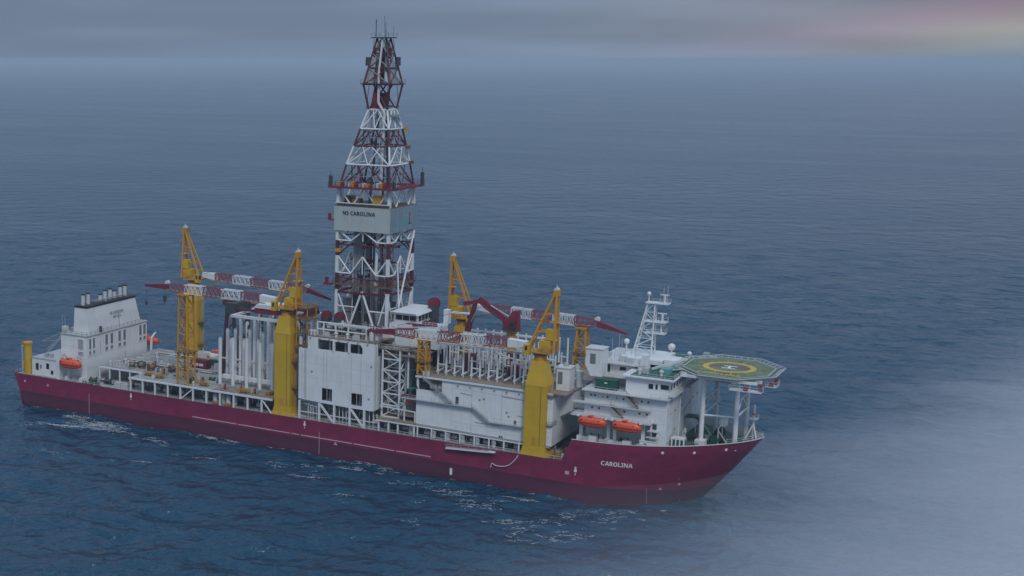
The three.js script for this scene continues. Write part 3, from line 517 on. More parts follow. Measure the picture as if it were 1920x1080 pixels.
// small deck gear: prototypes, then copies
const proto = (name, category, f) => { const t = new THREE.Group(); t.userData = { kindName: name, category }; org.set(t, V(0, 0, 0)); f(t); return t; };
const G = {
  skid: proto('pump_skid', 'pump skid', (t) => {
    block(t, 'base_frame', M.grey, -1.7, 1.7, 0, 0.3, -0.8, 0.8); mb().tube([-1.3, 1.2, 0], [0.6, 1.2, 0], 0.7, 0.7, 12).build('tank', M.lightgrey, t); mb().box(0.8, 1.6, 0.3, 1.6, -0.5, 0.5).build('motor', M.dark, t);
    mb().tube([-0.9, 1.8, 0.2], [-0.9, 3.2, 0.2], 0.16).tube([-0.9, 3.1, 0.2], [1.5, 3.1, 0.2], 0.16).tube([1.5, 3.2, 0.2], [1.5, 0.9, 0.2], 0.16).build('pipe', M.offwhite, t); mb().tube([0.1, 2.6, 0.5], [0.1, 3.6, 0.5], 0.3, 0.3, 8).build('valve', M.offwhite, t);
  }),
  tank: proto('pressure_tank', 'tank', (t) => { mb().tube([0, 0.3, 0], [0, 2.7, 0], 0.75, 0.75, 14).tube([0, 2.7, 0], [0, 3.1, 0], 0.75, 0.25, 14).build('shell', M.offwhite, t); for (const a of [0, 2.1, 4.2]) bar(t, 'leg', M.grey, [0.6 * Math.cos(a), 0, 0.6 * Math.sin(a)], [0.6 * Math.cos(a), 0.6, 0.6 * Math.sin(a)], 0.08, true); mb().tube([0, 1, 0.7], [0, 1, 1.3], 0.12).tube([0, 1, 1.25], [0, 2.6, 1.25], 0.1).build('pipe', M.grey, t); }),
  winch: proto('mooring_winch', 'winch', (t) => { block(t, 'base_frame', M.dark, -1.6, 1.6, 0, 0.25, -1, 1); mb().tube([-0.9, 1.15, 0], [0.9, 1.15, 0], 0.62, 0.62, 12).build('drum', M.rope, t); for (const x of [-0.95, 0.95]) mb().tube([x - 0.07, 1.15, 0], [x + 0.07, 1.15, 0], 1, 1, 14).build('flange', M.green, t); for (const x of [-1.3, 1.3]) mb().box(x - 0.15, x + 0.15, 0.25, 1.4, -0.5, 0.5).build('bearing_stand', M.green, t); mb().box(1.35, 2.2, 0.5, 1.5, -0.45, 0.45).build('motor', M.grey, t); }),
  reel: proto('hose_reel', 'reel', (t) => { for (const x of [-0.8, 0.8]) { mb().tube([x - 0.06, 1.3, 0], [x + 0.06, 1.3, 0], 1.2, 1.2, 16).build('flange', M.brown, t); mb().beam([x * 1.15, 0, -0.8], [x * 1.15, 1.4, 0], 0.14).beam([x * 1.15, 0, 0.8], [x * 1.15, 1.4, 0], 0.14).build('stand', M.brown, t); } mb().tube([-0.8, 1.3, 0], [0.8, 1.3, 0], 0.8, 0.8, 14).build('coil', M.tan, t); }),
  vent: proto('mushroom_vent', 'ventilator', (t) => { mb().tube([0, 0, 0], [0, 1.1, 0], 0.32, 0.32, 10).build('stem', M.white, t); mb().tube([0, 1.1, 0], [0, 1.35, 0], 0.62, 0.62, 12).tube([0, 1.35, 0], [0, 1.65, 0], 0.62, 0.2, 12).build('cap', M.white, t); }),
  locker: proto('deck_locker', 'locker', (t) => { mb().box(-1.1, 1.1, 0, 1.5, -0.6, 0.6).build('body', M.offwhite, t); mb().box(-1.15, 1.15, 1.5, 1.6, -0.65, 0.65).build('lid', M.lightgrey, t); mb().box(-0.9, -0.1, 0.15, 1.35, 0.6, 0.63).box(0.1, 0.9, 0.15, 1.35, 0.6, 0.63).build('door', M.lightgrey, t); }),
  bollard: proto('twin_bollard', 'bollard', (t) => { block(t, 'base_plate', M.dark, -0.9, 0.9, 0, 0.12, -0.4, 0.4); for (const x of [-0.5, 0.5]) { mb().tube([x, 0.12, 0], [x, 0.85, 0], 0.24, 0.24, 10).tube([x, 0.85, 0], [x, 0.98, 0], 0.32, 0.32, 10).build('bitt', M.dark, t); } }),
  crate: proto('cargo_basket', 'basket', (t) => { mb().box(-1.4, 1.4, 0.1, 0.25, -0.7, 0.7).build('floor', M.brown, t); for (const x of [-1.4, 0, 1.4]) for (const z of [-0.7, 0.7]) bar(t, 'post', M.orangeYellow, [x, 0.1, z], [x, 1.2, z], 0.06, true); for (const z of [-0.7, 0.7]) mb().box(-1.4, 1.4, 1.1, 1.25, z - 0.05, z + 0.05).box(-1.4, 1.4, 0.6, 0.7, z - 0.05, z + 0.05).build('side_rail', M.orangeYellow, t); mb().box(-1.1, 0.9, 0.25, 0.9, -0.5, 0.5).build('load', M.tan, t); }),
};
const set = (p, list, label, group, scale) => list.forEach(([x, y, z, r = 0]) => copyOf(p, [x, y, z], r, label, list.length > 1 ? group : null, scale));
set(G.skid, [49.5, 54, 58.6, 63.5, 72.5, 87, 92].map((x, i) => [x, 9.7, 17 - (i % 2), (i % 3) * Math.PI]), 'grey pump skid with white pipes under the raised cargo deck', 'pump skids under the cargo deck');
set(G.tank, [77, 79.6, 81.6, 83.4].map((x, i) => [x, 9.7, 18.6 - (i % 2) * 0.7, i]), 'small white pressure tank under the timber-covered deck edge', 'tanks under the cargo deck');
set(G.crate, [[78, 9.7, 19.9], [82.2, 9.7, 19.9]], 'orange wire basket on the main deck under the timber edge', 'orange baskets under the deck edge', 0.8);
set(G.winch, [[30.5, 9.7, 18, 0.3], [35.5, 9.7, 16.5, 0]], 'dark mooring winch on the open deck aft of the posts', 'mooring winches aft');
set(G.bollard, [[28.4, 9.7, 19.9], [30.9, 9.7, 19.9], [33.6, 9.7, 19.9]], 'black twin bollard at the deck edge near the engine casing', 'bollards by the engine casing');
set(G.locker, [[40.6, 9.7, 18.5], [43.6, 9.7, 18.8, 0.1]], 'pale deck locker on the open deck before the first post', 'lockers on the open deck');
set(G.reel, [[44, 9.7, 16.2, 0.4]], 'brown hose reel on the open deck beside the lockers');
set(G.reel, [[42.5, 14.1, 8.2, 0.2], [46.8, 14.2, 9.4, 1.1], [39.4, 14.1, 9.3, 0.5]], 'brown cable reel lying on the raised deck before the casing', 'cable reels on the raised deck');
set(G.vent, [[33, 14.1, 4], [36, 14.1, 6.5], [31, 14.1, 9.5], [45, 14.1, 1], [52, 14.15, -9], [49, 14.15, 3], [40, 14.1, -4], [36, 14.1, -9]], 'white mushroom ventilator standing on the raised aft deck', 'ventilators on the aft deck');
set(G.locker, [[34, 14.1, 9.6], [37.5, 14.1, 2], [51, 14.15, -14, 0.3], [43.5, 14.1, -6, 1.2], [64, 14.15, -3.5, 0.2]], 'pale equipment box on the raised aft deck', 'boxes on the aft deck', 1.2);
set(G.winch, [[50, 14.15, 8.5, 0.6], [40, 14.1, 5.6, 1.4], [66.5, 14.15, 16, 1.5], [71.5, 14.15, 11.8, 0]], 'grey and green tugger winch on the raised aft deck', 'tugger winches on the aft deck', 0.8);
{
  const t = thing('red_container', 'dark red cargo container with a white stripe on the aft deck', 'container', [57.5, 14.15, -3]);
  block(t, 'body', M.red, 54.5, 60.5, 14.3, 17, -4.4, -1.8); block(t, 'white_stripe', M.markWhite, 55.4, 59.2, 15, 15.8, -1.8, -1.76); block(t, 'base_frame', M.dark, 54.4, 60.6, 14.15, 14.3, -4.5, -1.7);
  for (const x of [54.5, 57.5, 60.5]) bar(t, 'corner_post', M.darkred, [x, 14.3, -1.78], [x, 17.02, -1.78], 0.08, true); block(t, 'door', M.darkred, 60.5, 60.55, 14.5, 16.8, -4.2, -2);
}
{
  const t = thing('chemical_tank', 'white tank with orange roof on a dark green cradle, aft deck', 'tank', [60.5, 14.15, -9]);
  mb().tube([58, 17, -9], [63.4, 17, -9], 1.5, 1.5, 16).build('shell', M.white, t); block(t, 'cradle', M.green, 57.6, 63.8, 14.15, 15.7, -10.4, -7.6); mb().prism([[58, 18.3], [63.2, 18.3], [62.4, 19], [58.8, 19]], (u, v, s) => V(u, v, s), -10, -8).build('roof_cover', M.orange, t);
}
{
  const t = thing('flare_rack', 'orange and pale rack of gear at the far edge of the aft deck', 'rack', [50, 14.15, -17]);
  block(t, 'frame', M.orangeYellow, 46, 54, 14.15, 15.2, -18.5, -16); block(t, 'load', M.offwhite, 46.5, 53.5, 15.2, 16, -18.2, -16.3); for (const x of [46.2, 50, 53.8]) bar(t, 'post', M.offwhite, [x, 14.15, -15.9], [x, 17.4, -15.9], 0.12, true);
}

// more working gear on the open decks: pipe runs, bottle racks, cable drums
function pipeRun(label, x0, x1, y, z, n, gap) {
  const t = thing('pipe_run', label, 'pipes', [x0, y, z]);
  for (let i = 0; i < n; i++) bar(t, 'pipe', [M.lightgrey, M.offwhite, M.steel, M.red][i % 4], [x0 + (i % 2) * 1.5, y + 0.45 + (i % 2) * 0.2, z + i * gap], [x1 - (i % 3), y + 0.45 + (i % 2) * 0.2, z + i * gap], 0.13 + (i % 3) * 0.03);
  for (let x = x0 + 2; x < x1; x += 4.2) block(t, 'pipe_support', M.grey, x, x + 0.25, y, y + 0.32, z - 0.3, z + (n - 1) * gap + 0.3);
}
pipeRun('bundle of pale pipes running forward along the aft cargo deck', 30, 68, 14.15, 1, 6, 0.5);
pipeRun('pipes running along the far half of the aft cargo deck', 32, 66, 14.15, -13, 5, 0.55);
pipeRun('short pipe bundle on the open main deck before the casing', 29.5, 45, 9.7, 14, 4, 0.45);
const rackProto = proto('bottle_rack', 'bottle rack', (t) => { block(t, 'base', M.dark, -1.3, 1.3, 0, 0.15, -0.6, 0.6); for (let i = 0; i < 8; i++) { const x = -1 + (i % 4) * 0.66, z = i < 4 ? 0.25 : -0.25; mb().tube([x, 0.15, z], [x, 1.75, z], 0.2, 0.2, 8).tube([x, 1.75, z], [x, 1.95, z], 0.2, 0.08, 8).build('bottle', [M.offwhite, M.orangeYellow, M.red, M.lightgrey][i % 4], t); } for (const z of [-0.6, 0.6]) bar(t, 'guard_bar', M.grey, [-1.3, 1.1, z], [1.3, 1.1, z], 0.05, true); for (const x of [-1.3, 1.3]) for (const z of [-0.6, 0.6]) bar(t, 'corner_post', M.grey, [x, 0.1, z], [x, 1.9, z], 0.06, true); });
set(rackProto, [[53, 14.15, 11.4, 0.2], [56, 14.15, -15.4, 1.2], [62.8, 14.15, 7.6, 0], [69.6, 14.15, 14.6, 0.1], [44.6, 14.1, 4.4, 1.5]], 'rack of coloured gas bottles on the raised aft deck', 'bottle racks on the aft deck');
set(rackProto, [[112, 34.25, 15.4], [116, 34.25, 14.6, 0.2], [123, 34.25, 15.8], [126.6, 34.25, 13.6, 1.4]], 'rack of gas bottles on the windwall roof behind the pipe frame', 'bottle racks on the windwall roof');
set(rackProto, [[79.5, 14.25, 17.4], [84.6, 14.25, 16.6, 0.3], [90, 14.25, 17.6, 0.1]], 'rack of gas bottles on the timber strip beside the risers', 'bottle racks on the timber strip', 0.8);
set(G.crate, [[72, 14.2, 17.2, 0.2], [87, 14.25, 18.4, 0.1], [94.6, 14.25, 16.4, 1.4], [55, 14.15, 16.2, 0.3], [50.2, 14.15, 15.2]], 'orange wire basket on the raised aft deck', 'orange baskets on the aft deck');
set(G.vent, [[54, 14.15, 18.4], [63, 14.15, 18.8], [69, 14.15, 18.6], [48.6, 14.15, 17.6]], 'white ventilator close to the starboard edge of the cargo deck', 'ventilators on the cargo deck edge', 0.8);
set(G.reel, [[60.4, 14.15, -13.6, 0.7], [53.4, 14.15, 7.4, 1.3]], 'tan cable reel on the cargo deck near the red container', 'cable reels near the red container', 0.9);
set(G.skid, [[111.6, 34.25, 11.4, 0.2], [119, 34.25, 11.8, 3], [125.4, 34.25, 10.8, 0.1]], 'grey pump skid on the windwall roof at the derrick foot', 'pump skids at the derrick foot', 0.8);
set(G.locker, [[114, 34.25, 18.6], [123.4, 34.25, 18.4, 0.1], [144.6, 26.75, 18.2, 0.2], [174, 26.75, 13.4, 1]], 'pale cabinet near the edge of a module roof', 'cabinets on the module roofs', 0.8);
set(G.tank, [[175.4, 26.75, 9.4], [178, 26.75, 7.6], [177, 26.75, 3.4], [174.6, 26.75, -2], [178.4, 26.75, -5]], 'small white pressure tank at the forward end of the pipe rack', 'tanks at the forward end of the pipe rack');
// ---------------------------------------------------------------- pedestal cranes
function latticeBoom(t, o) {                            // o: root [x,y], tip x, tip y, z, section length, depth
  const { x0, y0, x1, y1, z } = o, L = Math.abs(x1 - x0), s = Math.sign(x1 - x0), at = (k, dy, dz) => V(lerp(x0, x1, k), lerp(y0, y1, k) + dy, z + dz);
  const dep = (k) => (k < 0.16 ? lerp(0.7, 1.25, k / 0.16) : k > 0.7 ? lerp(1.25, 0.75, (k - 0.7) / 0.14) : 1.25), wid = (k) => (k > 0.7 ? lerp(1.0, 0.7, clamp((k - 0.7) / 0.14)) : 1.0);
  const tip = 8.2 / L, r = 5.2 / L;
  const root = mb(), R = (k) => [at(k, -dep(k), -1), at(k, -dep(k), 1), at(k, dep(k), 1), at(k, dep(k), -1)];
  const A = R(0.0), B = R(r); root.quad(A[1], B[1], B[2], A[2]).quad(A[0], A[3], B[3], B[0]).quad(A[2], B[2], B[3], A[3]).quad(A[0], B[0], B[1], A[1]).quad(B[0], B[3], B[2], B[1]).quad(A[0], A[1], A[2], A[3]);
  const boom = root.build('boom', M.white, t); boom.userData.label = 'red and white lattice boom lying level';
  const n = Math.round((L - 8.2 - 5.2) / o.sec);
  for (let i = 0; i < n; i++) {
    const k0 = r + (1 - r - tip) * i / n, k1 = r + (1 - r - tip) * (i + 1) / n, m = i % 2 ? M.white : M.boomRed, ch = mb(), la = mb();
    const c = (k, a, b) => at(k, dep(k) * a, wid(k) * b);
    for (const [a, b] of [[-1, -1], [-1, 1], [1, 1], [1, -1]]) ch.beam(c(k0, a, b), c(k1, a, b), 0.26);
    const q = 4; for (let j = 0; j < q; j++) {
      const u = lerp(k0, k1, j / q), v = lerp(k0, k1, (j + 1) / q), w = (u + v) / 2;
      for (const b of [-1, 1]) la.beam(c(u, -1, b), c(w, 1, b), 0.15).beam(c(w, 1, b), c(v, -1, b), 0.15);
      for (const a of [-1, 1]) la.beam(c(u, a, -1), c(v, a, 1), 0.13);
    }
    la.beam(c(k0, -1, -1), c(k0, 1, -1), 0.24).beam(c(k0, -1, 1), c(k0, 1, 1), 0.24).beam(c(k0, 1, -1), c(k0, 1, 1), 0.24);
    ch.build('chords', m, boom); la.build('lacing', m, boom);
    const wk = mb(); wk.beam(c(k0, -0.95, 0), c(k1, -0.95, 0), 0.7, 0.1); wk.build('walkway', M.lightgrey, boom);
  }
  bar(t, 'pendant_tray', M.orangeYellow, at(r * 0.6, -dep(0.1) - 0.2, 1.05), at(1 - tip, -0.95, 0.75), 0.13, true);
  const k = 1 - tip, e = mb(), d = o.droop;
  e.hexa([at(k, -0.85, 0.75), at(1, d - 0.45, 0.35), at(1, d - 0.45, -0.35), at(k, -0.85, -0.75), at(k, 0.85, 0.75), at(1, d + 0.15, 0.35), at(1, d + 0.15, -0.35), at(k, 0.85, -0.75)].map((q, i, a) => (s > 0 ? q : a[[1, 0, 3, 2, 5, 4, 7, 6][i]])));
  e.build('boom_tip', M.red, boom);
  mb().tube(at(k, 1.1, -0.5), at(k, 1.1, 0.5), 0.75, 0.75, 12).build('sheave', M.offwhite, boom);
  return { k, at };
}
function crane(o) {
  const { X, Z, s } = o, t = thing('pedestal_crane', o.label, 'crane', [X, 9.7, Z]), w = o.w / 2, sz = Math.sign(Z);
  const ped = mb(); [[9.7, w + 1.0, w + 0.3], [10.9, w + 0.45, w + 0.1], [12.6, w, w], [o.ys, w, w], [o.yn, 1.75, 1.75]].reduce((a, b) => { ped.taper(X - a[1], X + a[1], Z - a[2], Z + a[2], a[0], X - b[1], X + b[1], Z - b[2], Z + b[2], b[0]); return b; });
  const pd = ped.build('pedestal', M.yellow, t);
  const lad = mb(), fx = X + w + 0.25; for (const dz of [-0.3, 0.3]) lad.beam([fx, 12, Z + dz + 0.6], [fx, o.ys, Z + dz + 0.6], 0.09); for (let y = 12; y < o.ys; y += 0.6) lad.beam([fx, y, Z + 0.3], [fx, y, Z + 0.9], 0.06); lad.build('ladder', M.orangeYellow, pd);
  for (const y of [18, 25.5]) { block(pd, 'landing', M.brown, X + w, X + w + 1.5, y, y + 0.12, Z - 1.6, Z + 1.6); railing(pd, [[X + w, y, Z + 1.6], [X + w + 1.5, y, Z + 1.6], [X + w + 1.5, y, Z - 1.6], [X + w, y, Z - 1.6]], M.brown); }
  for (const y of [16.4, 22.6, o.ys - 0.2]) mb().box(X - w - 0.06, X + w + 0.06, y, y + 0.12, Z - w - 0.06, Z + w + 0.06).build('weld_band', M.yellow, pd);
  block(pd, 'cable_tray', M.grey, X + w, X + w + 0.18, 11, o.ys, Z - 1.5, Z - 0.9); block(pd, 'access_door', M.orangeYellow, X - 0.5, X + 0.5, 12.9, 14.9, Z + w, Z + w + 0.06); bar(pd, 'hydraulic_line', M.dark, [X + 1.5, 12.7, Z + w + 0.06], [X + 1.5, o.ys, Z + w + 0.06], 0.05);
  mb().tube([X, o.yn, Z], [X, o.yn + 1.5, Z], 1.62, 1.62, 18).build('neck', M.orangeYellow, t);
  mb().tube([X, o.yn + 1.5, Z], [X, o.yn + 2.1, Z], 2.05, 2.05, 18).build('slew_ring', M.dark, t);
  const y = o.yn + 2.1, px = X + s * 3.6, bk = X - s * 3.4;
  mb().box(X - 3.2, X + 3.2, y, y + 0.35, Z - 2.3, Z + 2.3).build('turntable', M.orangeYellow, t);
  railing(t, [[X - 3.2, y + 0.35, Z + 2.4], [X + 3.2, y + 0.35, Z + 2.4]], M.orangeYellow);
  mb().box(Math.min(X - s * 0.2, X - s * 3), Math.max(X - s * 0.2, X - s * 3), y + 0.35, y + 3.4, Z - 1.9, Z + 2.2).build('machinery_house', M.yellow, t);
  mb().box(Math.min(X - s * 1.6, X - s * 3.8), Math.max(X - s * 1.6, X - s * 3.8), y + 3.6, y + 6.4, Z - 0.6, Z + 1.5).build('winch_box', M.yellow, t);
  const cab = mb().box(Math.min(px, px - s * 1.5), Math.max(px, px - s * 1.5), y - 0.5, y + 2.2, Z + 1.4, Z + 3.1).build('operator_cab', M.yellow, t);
  mb().box(Math.min(px + s * 0.02, px + s * 0.05), Math.max(px + s * 0.02, px + s * 0.05), y + 0.6, y + 1.9, Z + 1.6, Z + 2.9).box(px - 0.3 - s * 0.75, px + 0.3 - s * 0.75, y + 0.7, y + 1.8, Z + 3.1, Z + 3.14).build('cab_window', M.glass, cab);
  mb().tube([X - s * 2.2, y + 1.4, Z - 2.4], [X - s * 2.2, y + 1.4, Z + 2.4], 1.1, 1.1, 14).build('hoist_drum', M.orangeYellow, t);
  const ax = X - s * o.ax, ay = o.ya, hd = V(ax, ay - 0.8, Z);
  for (const d of [-1, 1]) {
    bar(t, 'front_leg', M.orangeYellow, [px - s * 0.4, y + 0.4, Z + d * 1.7], [ax + s * 0.35, ay - 0.9, Z + d * 0.5], 0.24, true);
    bar(t, 'rear_leg', M.orangeYellow, [ax - s * 0.45 + s * 0.1, y + 0.4, Z + d * 1.7], [ax - s * 0.2, ay - 0.9, Z + d * 0.5], 0.26, true);
    for (const k of [0.34, 0.62]) bar(t, 'cross_brace', M.orangeYellow, V(px - s * 0.4, y, Z + d * 1.7).lerp(V(ax, ay, Z + d * 0.5), k), V(ax - s * 0.4, y, Z + d * 1.7).lerp(V(ax, ay, Z + d * 0.5), k + 0.03), 0.14, true);
  }
  for (const k of [0.2, 0.45, 0.7]) { bar(t, 'cross_brace', M.orangeYellow, V(ax - s * 0.4, y, Z - 1.7).lerp(V(ax, ay, Z - 0.5), k), V(ax - s * 0.4, y, Z + 1.7).lerp(V(ax, ay, Z + 0.5), k), 0.13, true); bar(t, 'cross_brace', M.orangeYellow, V(px - s * 0.4, y, Z - 1.7).lerp(V(ax, ay, Z - 0.5), k), V(px - s * 0.4, y, Z + 1.7).lerp(V(ax, ay, Z + 0.5), k), 0.12, true); }
  block(t, 'mast_platform', M.orangeYellow, ax - 1.2, ax + 1.2, lerp(y, ay, 0.5), lerp(y, ay, 0.5) + 0.12, Z - 1.3, Z + 1.3);
  const hb = mb().box(ax - 0.75, ax + 0.75, ay - 1.3, ay + 0.3, Z - 0.8, Z + 0.8).build('mast_head', M.orangeYellow, t);
  mb().tube([ax, ay + 0.3, Z - 0.6], [ax, ay + 0.3, Z + 0.6], 0.6, 0.6, 12).box(ax - 0.1, ax + 0.1, ay + 0.3, ay + 1.5, Z - 0.1, Z + 0.1).build('head_sheave', M.offwhite, hb);
  const b = latticeBoom(t, { x0: px, y0: o.by0, x1: o.tipX, y1: o.by1, z: Z + (o.bz ?? 0), sec: 6.4, droop: o.droop ?? -1.2 });
  for (const [q, d] of [[0.3, 0], [0.55, 0.4], [0.84, -0.4]]) bar(t, 'luffing_rope', M.rope, [ax + s * 0.3, ay, Z + d], b.at(q, 1.25, d), 0.045);
  if (o.hook) {
    const hx = o.tipX + s * -7.2, hy = o.by1; const blk = mb().box(hx - 0.45, hx + 0.45, hy - 4.6, hy - 3, Z - 0.3, Z + 0.3).tube([hx, hy - 4.6, Z], [hx, hy - 5.8, Z], 0.2, 0.1).build('hook_block', M.dark, t);
    for (const d of [-0.3, 0.3]) bar(blk, 'hoist_rope', M.rope, [hx + d, hy - 3.2, Z], [hx + d, hy - 0.5, Z], 0.06);
    const sx = o.tipX - s * 0.3; bar(t, 'hoist_rope', M.rope, [sx, hy - 1.6, Z], [sx, hy - 5.4, Z], 0.05); mb().box(sx - 0.3, sx + 0.3, hy - 6.5, hy - 5.4, Z - 0.25, Z + 0.25).build('whip_hook', M.dark, t);
  }
  return t;
}
crane({ X: 100.9, Z: 17.9, s: -1, w: 5.1, ys: 34, yn: 38.8, ya: 57.2, ax: 3.4, by0: 43, tipX: 51, by1: 43.6, droop: -0.3, hook: true, label: 'yellow pedestal crane with boom pointing aft, at the windwall on the starboard rail' });
crane({ X: 45.2, Z: -17.9, s: 1, w: 4.6, ys: 33, yn: 37.6, ya: 56.4, ax: 3.6, by0: 41.6, tipX: 96, by1: 39.8, droop: -1.8, label: 'yellow pedestal crane with boom pointing forward, beyond the aft cargo deck' });
crane({ X: 139.8, Z: -17.9, s: 1, w: 4.6, ys: 30, yn: 34.4, ya: 54.4, ax: 3.6, by0: 40.3, tipX: 187.6, by1: 38.8, droop: -1.6, label: 'yellow pedestal crane behind the red knuckle-boom crane, boom over the far rail' });
crane({ X: 176.1, Z: 17.9, s: -1, w: 5.6, ys: 28.6, yn: 34.8, ya: 53.2, ax: 3.6, by0: 38.6, tipX: 126.5, by1: 37.6, droop: -0.4, label: 'yellow pedestal crane beside the accommodation block, boom resting over the pipe rack' });

function latticeTower(name, label, m, x, z, y0, y1, w0, w1, n) {
  const t = thing(name, label, 'boom rest', [x, y0, z]), c = (k, a, b) => V(x + a * lerp(w0, w1, k), lerp(y0, y1, k), z + b * lerp(w0, w1, k));
  for (const [a, b] of [[-1, -1], [-1, 1], [1, 1], [1, -1]]) bar(t, 'leg', m, c(0, a, b), c(1, a, b), 0.22, true);
  for (let i = 0; i < n; i++) for (const [[a, b], [e, f]] of [[[-1, 1], [1, 1]], [[1, 1], [1, -1]], [[-1, -1], [1, -1]], [[-1, -1], [-1, 1]]]) {
    const k0 = i / n, k1 = (i + 1) / n; bar(t, 'brace', m, i % 2 ? c(k0, a, b) : c(k0, e, f), i % 2 ? c(k1, e, f) : c(k1, a, b), 0.11, true); bar(t, 'ring_bar', m, c(k1, a, b), c(k1, e, f), 0.11, true);
  }
  block(t, 'saddle', m, x - w1 - 0.4, x + w1 + 0.4, y1, y1 + 0.5, z - w1 - 0.6, z + w1 + 0.6);
  const mid = lerp(y0, y1, 0.36), p = mb().box(x - w0 - 0.5, x + w0 + 0.5, mid, mid + 0.15, z - w0 - 0.5, z + w0 + 0.5).build('platform', M.brown, t); railing(p, [[x - w0 - 0.5, mid, z + w0 + 0.5], [x + w0 + 0.5, mid, z + w0 + 0.5], [x + w0 + 0.5, mid, z - w0 - 0.5]], m);
  return t;
}
latticeTower('boom_rest', 'tall yellow lattice boom rest tower standing on the aft cargo deck', M.orangeYellow, 66, 17.9, 14.2, 41.5, 2.0, 1.5, 7);
latticeTower('boom_rest', 'short yellow lattice boom rest tower at the aft end of the pipe rack', M.orangeYellow, 143.4, 17.4, 27, 36.2, 1.2, 1.1, 4);
latticeTower('boom_rest', 'yellow lattice boom rest tower beyond the pipe rack near the accommodation', M.orangeYellow, 175.4, -17.9, 26.5, 37.2, 1.9, 1.1, 4);

// ---------------------------------------------------------------- riser storage aft of the crane, with its red gantry
{
  const t = thing('riser_rack', 'white portal rack over the standing riser joints', 'rack', [84, 14.15, 6]);
  for (const z of [7.6, -10]) { bar(t, 'top_beam', M.white, [75.6, 34.6, z], [97.2, 34.6, z], 0.42, true); for (const x of [79, 84, 88.8, 93.6]) bar(t, 'column', M.white, [x, 14.15, z], [x, 34.2, z], 0.42, true); }
  for (const x of [76, 97]) bar(t, 'cross_beam', M.white, [x, 34.6, 7.6], [x, 34.6, -10], 0.36, true);
  for (const [x0, x1, y, z] of [[74.6, 97, 16.4, 10.6], [74, 97, 18.4, 4]]) bar(t, 'stop_beam', M.white, [x0, y, z], [x1, y, z], 0.55, true);
  bar(t, 'stop_beam', M.offwhite, [70, 21.3, 8], [97, 21.3, 8], 0.2, true);
}
{
  const rows = [[12, 28.2, [74.4, 79, 83.8, 88.4, 92.8]], [8.9, 27.6, [76.4, 81, 86, 90.4, 95]], [5.2, 29.6, [72.8, 75.6, 80.8, 85.4, 90.2, 94.6]], [1.2, 31.6, [77.4, 82.4, 87.2, 92]], [-3, 32.4, [79, 84, 89, 93.4]], [-7, 32.8, [77, 82, 86, 91]]];
  rows.forEach(([z, y, xs], r) => xs.forEach((x, i) => {
    const t = thing('riser_joint', r ? 'white riser joint standing upright behind the front row in the aft frame' : 'white riser joint standing in the front row beside the yellow crane', 'riser', [x, 14.15, z], r ? 'riser joints standing in the aft frame' : 'front row of riser joints');
    const top = y + (i % 3) * 0.35; mb().tube([x, 14.15, z], [x, top, z], 0.56, 0.56, 14).build('buoyancy_shell', M.white, t); mb().tube([x, top, z], [x, top + 0.35, z], 0.42, 0.42, 12).build('end_flange', M.lightgrey, t);
    if (r > 2) { const g = mb(); for (let q = 15; q < top; q += 2.1) g.tube([x + 0.75, q, z + 0.6], [x + 0.75, q + 1.3, z + 0.6], 0.3, 0.3, 8); g.build('clamps', M.dark, t); }
  }));
}
{
  const t = thing('riser_gantry', 'dark red riser gantry tower with a white-roofed house above the risers', 'gantry crane', [71, 14.15, -2]);
  for (const z of [1.5, -7]) { bar(t, 'tower_leg', M.darkred, [68.6, 14.15, z], [70.4, 36, z], 0.42, true); bar(t, 'tower_leg', M.darkred, [73.4, 14.15, z], [72.6, 36, z], 0.38, true); for (let i = 0; i < 5; i++) { const y = 14.5 + i * 4.3, k = (y - 14) / 22, k2 = k + 0.19; bar(t, 'tower_brace', M.darkred, i % 2 ? [68.6 + 1.8 * k, y, z] : [73.4 - 0.8 * k, y, z], i % 2 ? [73.4 - 0.8 * k2, y + 4.2, z] : [68.6 + 1.8 * k2, y + 4.2, z], 0.16, true); } }
  block(t, 'tower_head', M.dark, 69.8, 73.4, 33.6, 37.2, -7.4, 2); block(t, 'head_cap', M.darkred, 67.6, 71, 36, 37.6, -6, 0); block(t, 'crosshead', M.dark, 69.6, 73.2, 24.6, 26, -7.2, 1.8);
  for (const z of [1.5, -7]) bar(t, 'runway', M.darkred, [72, 35.6, z], [98, 35.6, z], 0.35, true);
  const h = mb().box(83, 91.4, 35.9, 37.6, 0.5, 6.4).build('trolley_house', M.red, t); mb().prism([[82.8, 37.6], [91.6, 37.6], [91.2, 38.8], [84, 38.8]], (u, v, s) => V(u, v, s), 0.3, 6.7).build('house_roof', M.white, h);
  mb().tube([94.5, 38, 3], [94.5, 38, 5], 1.8, 1.8, 16).build('cable_wheel', M.darkred, t); block(t, 'wheel_stand', M.dark, 93.6, 95.4, 35.9, 38, 3.2, 4.8);
  mb().tube([98.5, 37.2, -2], [98.5, 37.2, 0.5], 2, 2, 16).build('cable_wheel', M.darkred, t);
}

